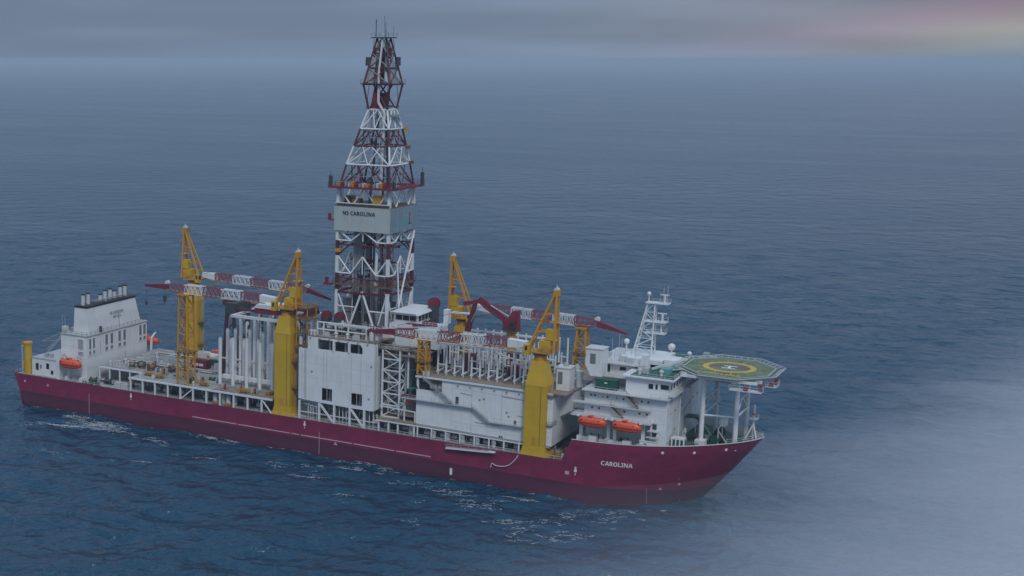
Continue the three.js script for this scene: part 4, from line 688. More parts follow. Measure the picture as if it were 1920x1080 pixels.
// ---------------------------------------------------------------- drill module: white windwall, drill floor, driller's block, stair tower
{
  const t = thing('windwall_module', 'tall white windwall building with window openings between crane and stair tower', 'module', [118, 9.7, 10]);
  const win = [[112.2, 30.7, 116.9, 33.5], [117.6, 30.7, 121.7, 33.4], [122.4, 30.7, 126.2, 33.3], [113.6, 16, 116.9, 19.6], [122.9, 15.9, 126.3, 19.4]].map(([a, b, c, d], i) => (i === 2 ? [[a, b], [c, b], [c, d - 0.9], [c - 0.7, d], [a, d]] : [[a, b], [c, b], [c, d], [a, d]]));
  // the wall: three sheets between vertical battens, each with its own openings
  const sheets = [[[106.1, 15.6], [112, 15.3], [112, 34], [108.9, 34], [108.9, 30.4], [106.1, 30.4]], [[112, 15.3], [121.9, 15], [121.9, 34], [112, 34]], [[121.9, 15], [129.8, 15], [129.8, 34], [121.9, 34]]], own = [[], [win[0], win[1], win[3]], [win[2], win[4]]];
  sheets.forEach((q, i) => mb().prism(q, (u, v, s) => V(u, v, s), 19.7, 20, own[i]).build('wall_panel', M.white, t));
  for (const x of [107.2, 114.2, 115.2, 122.9, 125.9]) bar(t, 'batten', M.offwhite, [x, x > 113 && x < 116 ? 19.9 : x > 122 ? 19.8 : 15.8, 20.05], [x, x < 108 ? 30.2 : 30.4, 20.05], 0.07, true);
  for (const y of [22.2, 26.4]) bar(t, 'plate_seam', M.offwhite, [106.3, y, 20.01], [129.7, y - 0.2, 20.01], 0.03, true);
  for (const x of [109.6, 112, 118.8, 121.9, 127.6]) bar(t, 'plate_seam', M.offwhite, [x, 20.2, 20.01], [x, 30.2, 20.01], 0.03, true);
  for (let i = 0; i < 7; i++) mb().box(109.6 + i * 3, 110 + i * 3, 33.6, 33.9, 20, 20.4).build('flood_lamp', M.grey, t);
  for (const [x, y] of [[129, 27.6], [110.4, 24], [128.4, 18.4]]) mb().tube([x, y, 20], [x, y, 20.16], 0.3, 0.3, 10).build('wall_fitting', M.grey, t);
  { const g = mb(); for (const d of [-0.25, 0.25]) g.beam([108.3 + d, 16, 20.14], [108.3 + d, 30.6, 20.14], 0.07); for (let y = 16.2; y < 30.6; y += 0.5) g.beam([108.05, y, 20.14], [108.55, y, 20.14], 0.05); g.build('wall_ladder', M.lightgrey, t); }
  for (const x of [117.25, 122.05]) bar(t, 'mullion', M.white, [x, 30.6, 20.04], [x, 33.6, 20.04], 0.25, true);
  for (const x of [115.2, 124.6]) bar(t, 'mullion', M.grey, [x, 16, 19.8], [x, 19.5, 19.8], 0.1, true);
  mb().box(129.5, 129.8, 15, 30, 15, 19.7).box(129.5, 129.8, 30, 34, 17.6, 19.7).build('front_wall', M.white, t);
  mb().box(106.1, 106.4, 15.6, 30.4, 6, 19.7).build('rear_wall', M.white, t);
  mb().beam([129.9, 15, 19.2], [129.9, 33, 19.2], 0.25).beam([129.9, 15, 17.4], [129.9, 30, 17.4], 0.2).build('ladder_rails', M.lightgrey, t);
  railing(t, [[109, 34.25, 19.9], [129.8, 34.25, 19.9], [129.8, 34.25, 14]], M.offwhite);
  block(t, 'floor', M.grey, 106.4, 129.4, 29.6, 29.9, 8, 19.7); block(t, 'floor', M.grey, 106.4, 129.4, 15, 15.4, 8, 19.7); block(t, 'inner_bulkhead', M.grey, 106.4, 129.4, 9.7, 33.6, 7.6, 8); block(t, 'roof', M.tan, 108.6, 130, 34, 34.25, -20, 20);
  for (const x of [111, 114.5, 119.5, 123.6, 125]) mb().tube([x, 29.9, 17], [x, 33.8, 17], 0.35, 0.35, 10).build('inner_pipe', M.offwhite, t);
  for (const x of [114.6, 116.2, 124.2, 125.6]) mb().box(x - 0.3, x + 0.3, 15.4, 18.8, 16, 17).build('inner_cabinet', M.lightgrey, t);
  for (const x of [106.4, 112.8, 117.6, 122.5, 127]) bar(t, 'post', M.white, [x, 9.7, 19.8], [x, 15.1, 19.8], 0.27, true);
  for (const [a, b] of [[113, 117.4], [122.7, 126.8]]) bar(t, 'diagonal', M.white, [a, 14.8, 19.8], [b, 9.9, 19.8], 0.24, true);
  bar(t, 'lower_rail', M.offwhite, [106.4, 11.8, 19.6], [131, 11.8, 19.6], 0.14, true);
  for (const x of [108.6, 109.4, 110.2, 111.3, 118.6, 119.7, 120.8, 121.6, 128, 129.2]) mb().tube([x, 9.7, 18.6], [x, 14.9, 18.6], 0.16).build('down_pipe', M.offwhite, t);
  mb().beam([107, 14.2, 18.9], [112, 13.4, 18.9], 0.2).beam([109, 14.9, 18.9], [109.8, 12.4, 18.9], 0.2).build('branch_pipe', M.offwhite, t);
}
set(G.skid, [[109, 9.7, 15.6], [115, 9.7, 15.4, 3.1], [120, 9.7, 15.8], [124.6, 9.7, 15.2, 3.1], [129, 9.7, 15.6]], 'grey pump skid behind the posts under the white windwall', 'pump skids under the windwall');
{
  const t = thing('roof_pipe_frame', 'white open pipe frame standing on the windwall roof', 'frame', [118, 34.25, 17]);
  for (const y of [36, 38]) bar(t, 'rail', M.white, [110.4, y, 17.4], [126.2, y, 17.4], 0.16, true);
  for (const x of [110.6, 112.6, 116.4, 120.4, 126]) bar(t, 'post', M.white, [x, 34.25, 17.4], [x, 38, 17.4], 0.18, true);
  for (const x of [112.8, 117, 121]) { bar(t, 'back_post', M.offwhite, [x, 34.25, 13.5], [x, 37.4, 13.5], 0.13, true); bar(t, 'tie', M.offwhite, [x, 37.3, 13.5], [x, 37.9, 17.4], 0.1, true); }
  block(t, 'tray', M.lightgrey, 113, 126, 37.2, 37.35, 13.2, 17.2);
}
set(G.vent, [[109.3, 34.25, 18.6], [110.3, 34.25, 18.6], [117, 34.25, 18.3], [120.6, 34.25, 18.3]], 'white ventilator on the windwall roof edge', 'ventilators on the windwall roof');
set(G.tank, [[128, 34.25, 18.4], [129, 34.25, 17]], 'white gas bottle standing at the forward corner of the windwall roof', 'gas bottles on the windwall roof', 0.9);
{
  const mk = (x, y, z, r, label, group) => { const t = thing('tugger_drum', label, 'winch drum', [x, 34.25, z], group); mb().tube([x, y, z - 0.9], [x, y, z + 0.5], r * 0.7, r * 0.7, 14).build('drum', M.darkred, t); for (const d of [-0.9, 0.5]) mb().tube([x, y, z + d], [x, y, z + d + 0.18], r, r, 18).build('flange', M.red, t); mb().box(x - 1.2, x + 1.2, 34.25, y - 0.4, z - 1.1, z + 1.1).build('stand', M.dark, t); };
  mk(108.9, 38.2, 9, 1.5, 'dark red drum winch beside the derrick foot', 'drum winches by the derrick foot'); mk(113.4, 38.3, 9.4, 1.5, 'dark red drum winch beside the derrick foot', 'drum winches by the derrick foot');
  mk(137.6, 43, -1.5, 1.7, 'dark red drum on the roof of the driller cabin block');
}
{
  const t = thing('drill_floor', 'brown drill floor deck with dark substructure under the derrick', 'drill floor', [120, 9.7, 0]);
  mb().box(107, 131, 33.6, 34.2, -20, 13).build('floor_plate', M.brown, t); mb().box(131, 142, 31, 31.4, -20, 17.4).build('mezzanine', M.tan, t);
  block(t, 'substructure', M.grey, 107, 130, 9.7, 33.6, -19.5, 6.5); block(t, 'moonpool_bulkhead', M.grey, 130, 142, 9.7, 29, -19, -18.6); block(t, 'aft_wall', M.grey, 130.2, 130.6, 9.7, 30, -18, 8);
  for (const [x, z] of [[132, 9], [136, 9], [140, 8]]) bar(t, 'column', M.grey, [x, 9.7, z], [x, 31, z], 0.5, true);
  mb().box(133, 141.6, 9.7, 17.4, 5, 11).build('blowout_preventer_house', M.grey, t);
  mb().beam([131, 24.5, 12], [142, 27, 8], 0.9, 0.5).beam([134, 21, 13], [142, 21.8, 13], 0.8, 0.5).build('skid_beam', M.teal, t); mb().beam([135, 19.6, 14], [142, 19.2, 14], 0.7).beam([137, 18, 14.4], [142, 16.8, 14.4], 0.5).build('red_manifold', M.red, t);
  for (let i = 0; i < 12; i++) { const x = 109.5 + i * 1.75, z = rr(5, 11), w = rr(0.5, 1.1), h = rr(1, 3); mb().box(x - w, x + w, 34.2, 34.2 + h, z - w, z + w).tube([x, 34.2 + h, z], [x, 34.8 + h, z], w * 0.5, w * 0.4, 8).build('floor_machine', [M.darkred, M.dark, M.grey, M.offwhite][i % 4], t); }
  for (const [x, z, h] of [[113, 3, 9], [117, -2, 14], [121, 2, 18], [125, -3, 8], [124, 4, 6]]) mb().box(x - 1.3, x + 1.3, 34.2, 34.2 + h, z - 1.2, z + 1.2).build('pipe_handler', M.grey, t);
}
{
  const t = thing('driller_block', 'white block with a flat white canopy roof and windows forward of the derrick', 'deckhouse', [137, 31, 6]);
  mb().box(129.4, 136, 31.4, 38.4, 2, 10).box(136, 144, 32, 38.4, 3, 8.4).build('wall', M.white, t); mb().prism([[136, 32], [144, 32], [144, 36], [136, 31.2]], (u, v, s) => V(u, v, s), 8.4, 8.7).build('skirt', M.offwhite, t);
  const c = mb().box(130, 137, 38.4, 41, -4, 8).build('cabin', M.white, t);
  mb().taper(129.4, 137.6, -5, 9.6, 41, 129.4, 137.2, -5.4, 10, 41.6).build('canopy_roof', M.white, c);
  for (const x of [130.5, 132.6, 134.7]) block(c, 'window', M.glass, x, x + 1.8, 39.1, 40.6, 8, 8.05); for (let z = -3.4; z < 7; z += 2.2) block(c, 'window', M.glass, 137, 137.05, 39.1, 40.6, z, z + 1.8);
  railing(t, [[129.4, 38.4, 10], [144, 38.4, 8.6], [144, 38.4, 3]], M.offwhite); mb().box(138, 139.2, 38.4, 39.3, 5, 7).box(140.4, 141.8, 38.4, 39.1, 5.4, 7.6).tube([134, 38.4, 9], [143, 38.7, 8], 0.3).build('roof_hoses', M.red, t);
  mb().box(142.6, 144, 38.4, 42.4, 1, 3).build('riser_post', M.white, t); mb().box(141, 147, 40, 40.2, -8, -5).build('landing_flat', M.offwhite, t);
  mb().tube([144.2, 31, 8], [144.2, 39, 8], 0.14).tube([131.2, 31.4, 10.1], [131.2, 38, 10.1], 0.12).build('wall_pipe', M.lightgrey, t);
}
{
  const t = thing('stair_tower', 'white open lattice stair tower between windwall and forward module', 'stair tower', [134, 13.4, 16]);
  const X0 = 131.2, X1 = 136.4, Z0 = 13.4, Z1 = 17.4, H = [13.5, 16.8, 20.1, 23.4, 26.6, 29.8, 32.6];
  for (const x of [X0, X1]) for (const z of [Z0, Z1]) bar(t, 'corner_post', M.white, [x, 13.4, z], [x, 32.8, z], 0.22, true);
  H.forEach((y, i) => {
    for (const z of [Z0, Z1]) bar(t, 'floor_beam', M.white, [X0, y, z], [X1, y, z], 0.15, true); for (const x of [X0, X1]) bar(t, 'floor_beam', M.white, [x, y, Z0], [x, y, Z1], 0.15, true);
    if (i < H.length - 1) { const y1 = H[i + 1], f = mb().beam([i % 2 ? X0 : X1, y, 15.6], [i % 2 ? X1 : X0, y1, 15.6], 0.9, 0.22).build('stair_flight', M.lightgrey, t); railing(f, [[i % 2 ? X0 : X1, y, 16.2], [i % 2 ? X1 : X0, y1, 16.2]], M.offwhite); bar(t, 'brace', M.white, [i % 2 ? X1 : X0, y, Z1], [i % 2 ? X0 : X1, y1, Z1], 0.12, true); bar(t, 'brace', M.white, [X1, y, i % 2 ? Z0 : Z1], [X1, y1, i % 2 ? Z1 : Z0], 0.12, true); }
  });
  mb().box(130.2, 138.8, 32.6, 32.8, 12, 17.8).build('top_landing', M.tan, t); railing(t, [[130.2, 32.8, 17.7], [137, 32.8, 17.7], [138.7, 32.8, 16], [138.7, 32.8, 12]], M.white);
  bar(t, 'side_post', M.white, [138.3, 22, 16], [138.3, 32.6, 16], 0.2, true);
}
{
  const t = thing('timber_landing', 'brown timber landing on white posts below the stair tower', 'platform', [137, 9.7, 19]);
  mb().box(131, 142.6, 13, 13.35, 13, 20.6).build('planking', M.tan, t); mb().box(136.8, 142, 14.6, 14.8, 14, 18.4).build('upper_planking', M.tan, t); bar(t, 'edge_beam', M.white, [131, 13, 20.7], [142.7, 13, 20.7], 0.16, true);
  for (const x of [131.8, 134.8, 137.6, 142.4]) bar(t, 'post', M.white, [x, 9.7, 20.4], [x, 13, 20.4], 0.22, true); for (const x of [138.6, 141.8]) bar(t, 'upper_post', M.white, [x, 13.3, 18.6], [x, 16.4, 18.6], 0.16, true);
  bar(t, 'upper_rail', M.white, [131.2, 16.6, 18.6], [142.2, 16.2, 18.6], 0.14, true);
}
set(G.skid, [[133.4, 9.7, 17], [138, 9.7, 16.6, 3.1]], 'grey pump skid under the timber landing', 'pump skids under the timber landing');
set(G.tank, [[140.8, 9.7, 18.6]], 'small white pressure tank under the timber landing');

{
  const t = thing('crane_access_stair', 'rusty orange stair cluster and platforms beside the starboard windwall crane', 'stair', [106, 30, 15]);
  for (const [x, z] of [[104.6, 18.8], [108, 18.8], [104.6, 13.6], [108, 13.6]]) bar(t, 'post', M.orangeYellow, [x, 30.4, z], [x, 42, z], 0.12, true);
  for (const y of [30.4, 34.2, 38, 41.4]) { block(t, 'landing', M.brown, 104.4, 108.2, y, y + 0.15, 13.4, 19); railing(t, [[104.4, y + 0.15, 19], [108.2, y + 0.15, 19], [108.2, y + 0.15, 13.4]], M.orangeYellow); }
  for (const [y, a, b] of [[30.5, 104.6, 107.8], [34.3, 107.8, 104.6], [38.1, 104.6, 107.8]]) mb().beam([a, y, 17.6], [b, y + 3.6, 17.6], 0.8, 0.2).build('stair_flight', M.brown, t);
  mb().box(105, 107, 34.35, 36.4, 15, 17).build('control_cabinet', M.grey, t); mb().tube([105.6, 31, 18], [105.6, 33.4, 18], 0.5, 0.5, 10).build('hydraulic_tank', M.offwhite, t);
  bar(t, 'stay', M.orangeYellow, [108.2, 30.5, 18.8], [104, 27, 18.8], 0.12, true);
}
// ---------------------------------------------------------------- derrick
{
  const t = thing('drilling_derrick', 'tall red and white lattice derrick with a grey name panel', 'derrick', [119.6, 34.2, 0]);
  const cx = (y) => 119.6 + 1.4 * smooth(72, 98, y);
  const LV = [[34.2, 8], [46.2, 8], [51, 8], [56, 8], [60.4, 8], [63.4, 8], [70.2, 8], [75.6, 7.9], [82, 6.7], [87.2, 5.5], [92, 4.4], [97.4, 2.9]];
  const wid = (y) => { for (let i = 0; i + 1 < LV.length; i++) if (y <= LV[i + 1][0]) return lerp(LV[i][1], LV[i + 1][1], (y - LV[i][0]) / (LV[i + 1][0] - LV[i][0])); return 2.9; };
  const cr = (y, a, b) => V(cx(y) + a * wid(y), y, b * wid(y)), CO = [[-1, 1], [1, 1], [1, -1], [-1, -1]];
  const on = (y, f, k) => { const [a, b] = CO[f], [c, d] = CO[(f + 1) % 4]; return cr(y, lerp(a, c, k), lerp(b, d, k)); };
  const col = [M.white, M.darkred, M.white, M.darkred, M.white, M.white, M.white, M.darkred, M.white, M.darkred, M.white];
  for (let i = 0; i + 1 < LV.length; i++) {
    const y0 = LV[i][0], y1 = LV[i + 1][0], m = col[i];
    for (const [a, b] of CO) bar(t, 'leg', m, cr(y0, a, b), cr(y1, a, b), i < 7 ? 0.42 : 0.3, i < 7);
    if (i === 5) continue;
    for (let f = 0; f < 4; f++) {
      const r = i < 7 ? 0.24 : 0.18;
      if (i === 0) { const q = [[0, y1], [0.26, y0 + 1.5], [0.5, y1], [0.78, y0], [1, y1]]; for (let k = 0; k < 4; k++) bar(t, 'brace', m, on(q[k][1], f, q[k][0]), on(q[k + 1][1], f, q[k + 1][0]), k === 1 || k === 2 ? 0.34 : r); bar(t, 'girt', m, on(40.6, f, 0.66), on(40.6, f, 1), 0.22); bar(t, 'girt', m, on(41.4, f, 0), on(41.4, f, 0.36), 0.18); }
      else if (m === M.white && i < 8) { const q = [[0, y1], [0.27, y0], [0.5, y1], [0.77, y0], [1, y1]]; for (let k = 0; k < 4; k++) bar(t, 'brace', m, on(q[k][1], f, q[k][0]), on(q[k + 1][1], f, q[k + 1][0]), r); if (i < 5) { bar(t, 'girt', m, on(y0, f, 0), on(y0, f, 0.27), r); bar(t, 'girt', m, on(y0, f, 0.77), on(y0, f, 1), r); bar(t, 'hanger', m, on(y0, f, 0.5), on(y1, f, 0.5), 0.16); } }
      else if (i >= 7) {
        for (const k of [0, 1]) { bar(t, 'brace', m, on(y0, f, k), on(y1, f, 0.5), r); }
        bar(t, 'brace', m, on(y0, f, 0.5), on(y1, f, 0.25), r * 0.9); bar(t, 'brace', m, on(y0, f, 0.5), on(y1, f, 0.75), r * 0.9);
        bar(t, 'light_brace', m, on(y0, f, 0), on((y0 + y1) / 2, f, 0.27), 0.1); bar(t, 'light_brace', m, on(y0, f, 1), on((y0 + y1) / 2, f, 0.73), 0.1); bar(t, 'light_girt', M.grey, on((y0 + y1) / 2, f, 0.05), on((y0 + y1) / 2, f, 0.95), 0.1); bar(t, 'light_brace', M.grey, on(y0, f, 0.25), on(y1, f, 0.5), 0.09); bar(t, 'light_brace', M.grey, on(y0, f, 0.75), on(y1, f, 0.5), 0.09);
        bar(t, 'girt', col[i + 1] === M.white || i === 8 ? (i === 8 ? M.darkred : M.white) : m, on(y1, f, 0), on(y1, f, 1), 0.24);
      } else { bar(t, 'girt', m, on((y0 + y1) / 2 + 1, f, 0), on((y0 + y1) / 2 + 1, f, 1), 0.2); bar(t, 'brace', m, on(y0, f, 0), on(y1 - 0.4, f, 0.3), 0.22); bar(t, 'brace', m, on(y0, f, 1), on(y1 - 0.4, f, 0.72), 0.22); }
    }
  }
  bar(t, 'outside_brace', M.white, [128.2, 34.4, 5], [129.4, 63, -5], 0.3); bar(t, 'outside_post', M.white, [129.2, 34.4, 3], [128.6, 55, 4], 0.26);
  // wrap-round name panel: four sheets with a joint at each corner
  const px = cx(66), W = 8.75, pn = (x0, x1, z0, z1, label, m = M.panel) => { const o = block(t, 'panel', m, x0, x1, 63.3, 70.2, z0, z1); if (label) o.userData.label = label; return o; };
  const face = pn(px - W, px + W, W, W + 0.15, 'grey windwall panel with the ship name'), fwd = pn(px + W, px + W + 0.15, -W, W - 0.02, 'darker blue-grey windwall panel with emblems', M.darkBluePanel); pn(px - W, px + W, -W - 0.15, -W); pn(px - W - 0.15, px - W, -W, W - 0.02);  // forward sheet coloured darker and bluer than the other three
  for (const k of [-4.4, 0, 4.4]) { bar(face, 'panel_seam', M.lightgrey, [px + k, 63.4, W + 0.17], [px + k, 70.1, W + 0.17], 0.04, true); bar(fwd, 'panel_seam', M.lightgrey, [px + W + 0.17, 63.4, k], [px + W + 0.17, 70.1, k], 0.04, true); }
  text('NS CAROLINA', 1.12, 'name_lettering', M.black, face, (o) => { o.position.set(px - 0.9, 68.4, W + 0.22); });
  mb().tube([px + W + 0.15, 65.6, -0.7], [px + W + 0.22, 65.6, -0.7], 1.15, 1.15, 16).build('round_emblem', M.teal, fwd); mb().box(px + W + 0.16, px + W + 0.21, 67.4, 68, -2.4, 1).build('emblem_lettering', M.grey, fwd);
  mb().box(px + W + 0.16, px + W + 0.22, 65, 68.4, -3.9, -3.5).box(px + W + 0.16, px + W + 0.22, 65, 65.3, -4.9, -2.7).build('derrick_emblem', M.dark, fwd);
  for (let i = 0; i < 6; i++) block(t, 'painted_louvre_gap', M.dark, px - 8.2 + i * 2.8, px - 5.8 + i * 2.8, 70.25, 71, 8.2, 8.6); bar(t, 'cap_rail', M.white, [px - 8.6, 71.2, 8.6], [px + 8.6, 71.2, 8.6], 0.12, true);  // solid dark blocks: the shade of open gaps is put into their colour
  block(t, 'panel_floor', M.brown, px - W, px + W, 70.2, 70.35, -W, W);
  // platforms
  const plat = (y, w, m, name = 'platform') => { const x = cx(y), p = mb().box(x - w, x + w, y, y + 0.55, wid(y) - 0.4, w).box(x - w, x + w, y, y + 0.55, -w, -wid(y) + 0.4).box(x + wid(y) - 0.4, x + w, y, y + 0.55, -wid(y), wid(y)).box(x - w, x - wid(y) + 0.4, y, y + 0.55, -wid(y), wid(y)).build(name, m, t); railing(p, [[x - w, y + 0.5, w], [x + w, y + 0.5, w], [x + w, y + 0.5, -w], [x - w, y + 0.5, -w]], M.red, true); return p; };
  plat(75.4, 10.2, M.red, 'fingerboard_platform'); plat(47.6, 8.9, M.brown); plat(45.2, 8.4, M.darkred); 
  for (const [x, z, h] of [[109.8, 9.4, 3], [129.4, 9.2, 2], [129.6, -9.2, 3.5], [110.2, -9, 2.4]]) mb().box(x - 0.4, x + 0.4, 75.9, 75.9 + h, z - 0.4, z + 0.4).tube([x, 75.9 + h, z], [x, 77.4 + h, z], 0.1, 0.06).build('camera_box', M.dark, t);
  for (let i = 0; i < 14; i++) mb().box(112 + i * 1.1, 112.7 + i * 1.1, 75.9, 75.9 + rr(0.6, 1.8), 8.2, 9.4).build('pipe_finger', [M.orangeYellow, M.red, M.grey, M.offwhite][i % 4], t);
  mb().box(108, 110.4, 47.4, 48, 8.4, 9.6).box(108.4, 109.2, 48, 49.6, 8.6, 9.4).build('side_stand', M.red, t); mb().box(109.4, 110.6, 66, 66.4, 8, 9.2).box(108.9, 109.6, 66, 68, 8.2, 9).build('side_stand', M.red, t);
  // inside: guide rails, racked pipe, travelling gear
  for (const [x, z] of [[115, 2], [116.4, 4.6], [123.4, 3], [124.4, -2]]) bar(t, 'guide_rail', M.dark, [x, 34.2, z], [cx(96) + (x - 119.6) * 0.2, 96, z * 0.2], 0.26, true);
  for (let i = 0; i < 10; i++) { const x = 113.5 + i * 1.3, z = rr(-6, 5); mb().tube([x, 34.2, z], [x, rr(58, 69), z], 0.26, 0.26, 8).build('racked_pipe', [M.steel, M.grey, M.dark][i % 3], t); }
  for (let i = 0; i < 30; i++) { const x = rr(112.6, 127), z = rr(-7, 7); bar(t, 'pipe_stand', [M.steel, M.grey, M.darkred, M.offwhite][i % 4], [x, 34.2, z], [x + rr(-0.3, 0.3), rr(44, 62), z], rr(0.08, 0.16)); }
  for (const [x, z] of [[112.6, 7.3], [127, 6.6], [126.8, -6.6]]) { const g = mb(); for (const d of [-0.25, 0.25]) g.beam([x + d, 35, z], [x + d, 75, z], 0.08); for (let y = 35; y < 75; y += 0.7) g.beam([x - 0.25, y, z], [x + 0.25, y, z], 0.05); g.build('ladder', M.lightgrey, t); }
  for (const y of [36, 39.5, 43, 53.5, 58.8, 61.8]) { bar(t, 'inner_tie', M.grey, [112, y, 4.5], [127.2, y, 4.5], 0.1); bar(t, 'inner_tie', M.darkred, [114, y, -7], [114, y, 7], 0.12); bar(t, 'inner_tie', M.grey, [124.4, y, -7], [124.4, y, 7], 0.1); }
  mb().box(114.2, 117.2, 52, 64, -1.5, 2.5).build('travelling_block', M.grey, t); mb().box(121.6, 124, 41, 49, -2, 2).build('top_drive', M.darkred, t); mb().box(115, 117, 36, 45, 3, 5).build('iron_roughneck', M.dark, t);
  for (const y of [54, 58.6]) { bar(t, 'inner_girt', M.darkred, [112, y, 0], [127.4, y, 0], 0.3); bar(t, 'inner_girt', M.darkred, [119.6, y, -7.8], [119.6, y, 7.8], 0.3); }
  mb().box(111.2, 112.8, 57, 58, 7.4, 8.8).build('node_box', M.orangeYellow, t); mb().box(122.5, 125, 70.4, 73.6, 5.6, 8.2).build('winch_stand', M.orangeYellow, t); mb().box(112.5, 114.6, 70.4, 73, 3, 6).box(116, 118, 70.4, 72.4, 5, 8).build('pipe_gripper', M.brown, t); mb().box(126.4, 127.6, 86.2, 87.2, -5, -4).build('winch_stand', M.brown, t); mb().box(126, 127, 91.4, 92.4, -4.6, -3.6).build('winch_stand', M.orangeYellow, t); mb().box(127.2, 128.4, 82, 82.8, -6, -5).build('winch_stand', M.brown, t);
  bar(t, 'standpipe', M.offwhite, [123.6, 46, 7.8], [123.2, 96.4, 3.2], 0.46); bar(t, 'standpipe', M.offwhite, [123.2, 96.4, 3.2], [121.4, 99.4, 3.6], 0.42); bar(t, 'standpipe', M.offwhite, [121.4, 99.4, 3.6], [121.2, 108, 3.2], 0.4); bar(t, 'standpipe', M.offwhite, [121.2, 108, 3.2], [121.6, 118.6, 1.8], 0.32);
  // crown
  const c0 = cx(100), q = (y, w, a, b) => V(c0 + a * w, y, b * w);
  for (const [a, b] of CO) { bar(t, 'crown_leg', M.darkred, q(97.4, 2.9, a, b), q(104.4, 4.1, a, b), 0.3); bar(t, 'crown_leg', M.darkred, q(104.4, 4.1, a, b), q(117.2, 1.4, a, b), 0.28); bar(t, 'crown_leg', M.darkred, q(97.4, 2.9, a, b), q(104.4, 2, -a, b), 0.24); bar(t, 'crown_leg', M.grey, q(104.4, 2.4, a, b), q(116, 1, a, b), 0.34); bar(t, 'guide_rope', M.dark, q(97.4, 3.4, a, b), q(117, 2, a, b), 0.08); }
  for (let f = 0; f < 4; f++) { const [a, b] = CO[f], [c, d] = CO[(f + 1) % 4]; for (const [y, w] of [[97.4, 2.9], [104.4, 4.1], [109, 3.1], [113, 2.3]]) bar(t, 'crown_girt', M.darkred, q(y, w, a, b), q(y, w, c, d), 0.18); for (const [y0, w0, y1, w1] of [[104.4, 4.1, 109, 3.1], [109, 3.1, 113, 2.3], [113, 2.3, 117.2, 1.4]]) { bar(t, 'crown_brace', M.darkred, q(y0, w0, a, b), q(y1, w1, c, d), 0.14); bar(t, 'crown_brace', M.grey, q(y0, w0, c, d), q(y1, w1, a, b), 0.12); } }
  mb().box(c0 - 4.7, c0 + 4.7, 104.4, 104.7, -4.7, 4.7).build('crown_platform', M.darkred, t); railing(t, [[c0 - 4.7, 104.7, 4.7], [c0 + 4.7, 104.7, 4.7], [c0 + 4.7, 104.7, -4.7], [c0 - 4.7, 104.7, -4.7]], M.grey, true);
  mb().taper(c0 - 3.9, c0 - 1.4, 1, 3.6, 104.7, c0 - 2.6, c0 - 1, 1, 2.6, 112).build('compensator_tank', M.grey, t); mb().taper(c0 + 1.2, c0 + 3.7, -2, 2, 104.7, c0 + 1, c0 + 2.6, -1.4, 1.4, 110.4).build('compensator_tank', M.grey, t); mb().taper(c0 - 1.2, c0 + 1.2, -2, 1.6, 104.7, c0 - 0.8, c0 + 0.8, -1, 1, 112.4).build('crown_block', M.darkred, t);
  for (const [x, z] of [[-3.4, 2.8], [3.2, -2.8]]) mb().tube([c0 + x, 109.6, z], [c0 + x, 112, z], 0.75, 0.7, 10).build('accumulator', M.dark, t);
  mb().prism([[c0 - 2.6, 97.2], [c0 + 2, 97.2], [c0 - 1.4, 103.4]], (u, v, s) => V(u, v, s), 2.2, 2.8).build('sheave_guard', M.red, t); mb().tube([c0 + 1.6, 100.5, 1], [c0 + 1.6, 100.5, 2], 1.3, 1.3, 14).build('crown_sheave', M.darkred, t); mb().tube([c0 - 1, 99.5, -1], [c0 - 1, 99.5, 0.4], 1.5, 1.5, 14).build('crown_sheave', M.dark, t);
  for (const [x, z, w, h] of [[-2.6, 3.4, 0.7, 4.4], [2.6, 3.2, 0.6, 3.6], [-3.4, -2.6, 0.7, 5], [3.2, 2.6, 0.5, 6.4], [-0.6, 3.4, 0.6, 5.6]]) mb().tube([c0 + x, 104.7, z], [c0 + x * 0.7, 104.7 + h, z * 0.7], w, w * 0.7, 10).build('compensator_cylinder', [M.grey, M.lightgrey, M.darkred][Math.round(h * 2) % 3], t);
  for (const [x, z] of [[-2, 1.6], [0.4, 2], [2, 0.6], [-1, -2]]) mb().box(c0 + x - 0.5, c0 + x + 0.5, 111.6, 114.6, z * 0.6 - 0.5, z * 0.6 + 0.5).build('crown_gear', [M.dark, M.darkred][x > 0 ? 1 : 0], t);
  mb().box(c0 - 2.4, c0 + 2.2, 98, 98.5, -2.4, 2.4).box(c0 - 1.8, c0 + 0.6, 98.5, 102, -1.6, 0.6).build('crown_beam', M.dark, t);
  mb().box(c0 - 1.2, c0 + 5, 95.6, 96, -2.8, 2).build('catwalk', M.grey, t);
  mb().box(c0 - 2.7, c0 + 2.7, 117.2, 117.5, -2.7, 2.7).build('top_platform', M.dark, t); railing(t, [[c0 - 2.7, 117.5, 2.7], [c0 + 2.7, 117.5, 2.7], [c0 + 2.7, 117.5, -2.7], [c0 - 2.7, 117.5, -2.7]], M.grey, true);
  for (const [x, z, y, r] of [[-2, 1, 122.4, 0.12], [0.6, 0.2, 121.6, 0.08], [-0.4, -1, 123.4, 0.05], [2.2, -1.6, 120.4, 0.05], [1.4, 1.6, 119.6, 0.05]]) bar(t, 'antenna', M.dark, [c0 + x, 117.5, z], [c0 + x, y, z], r);
}

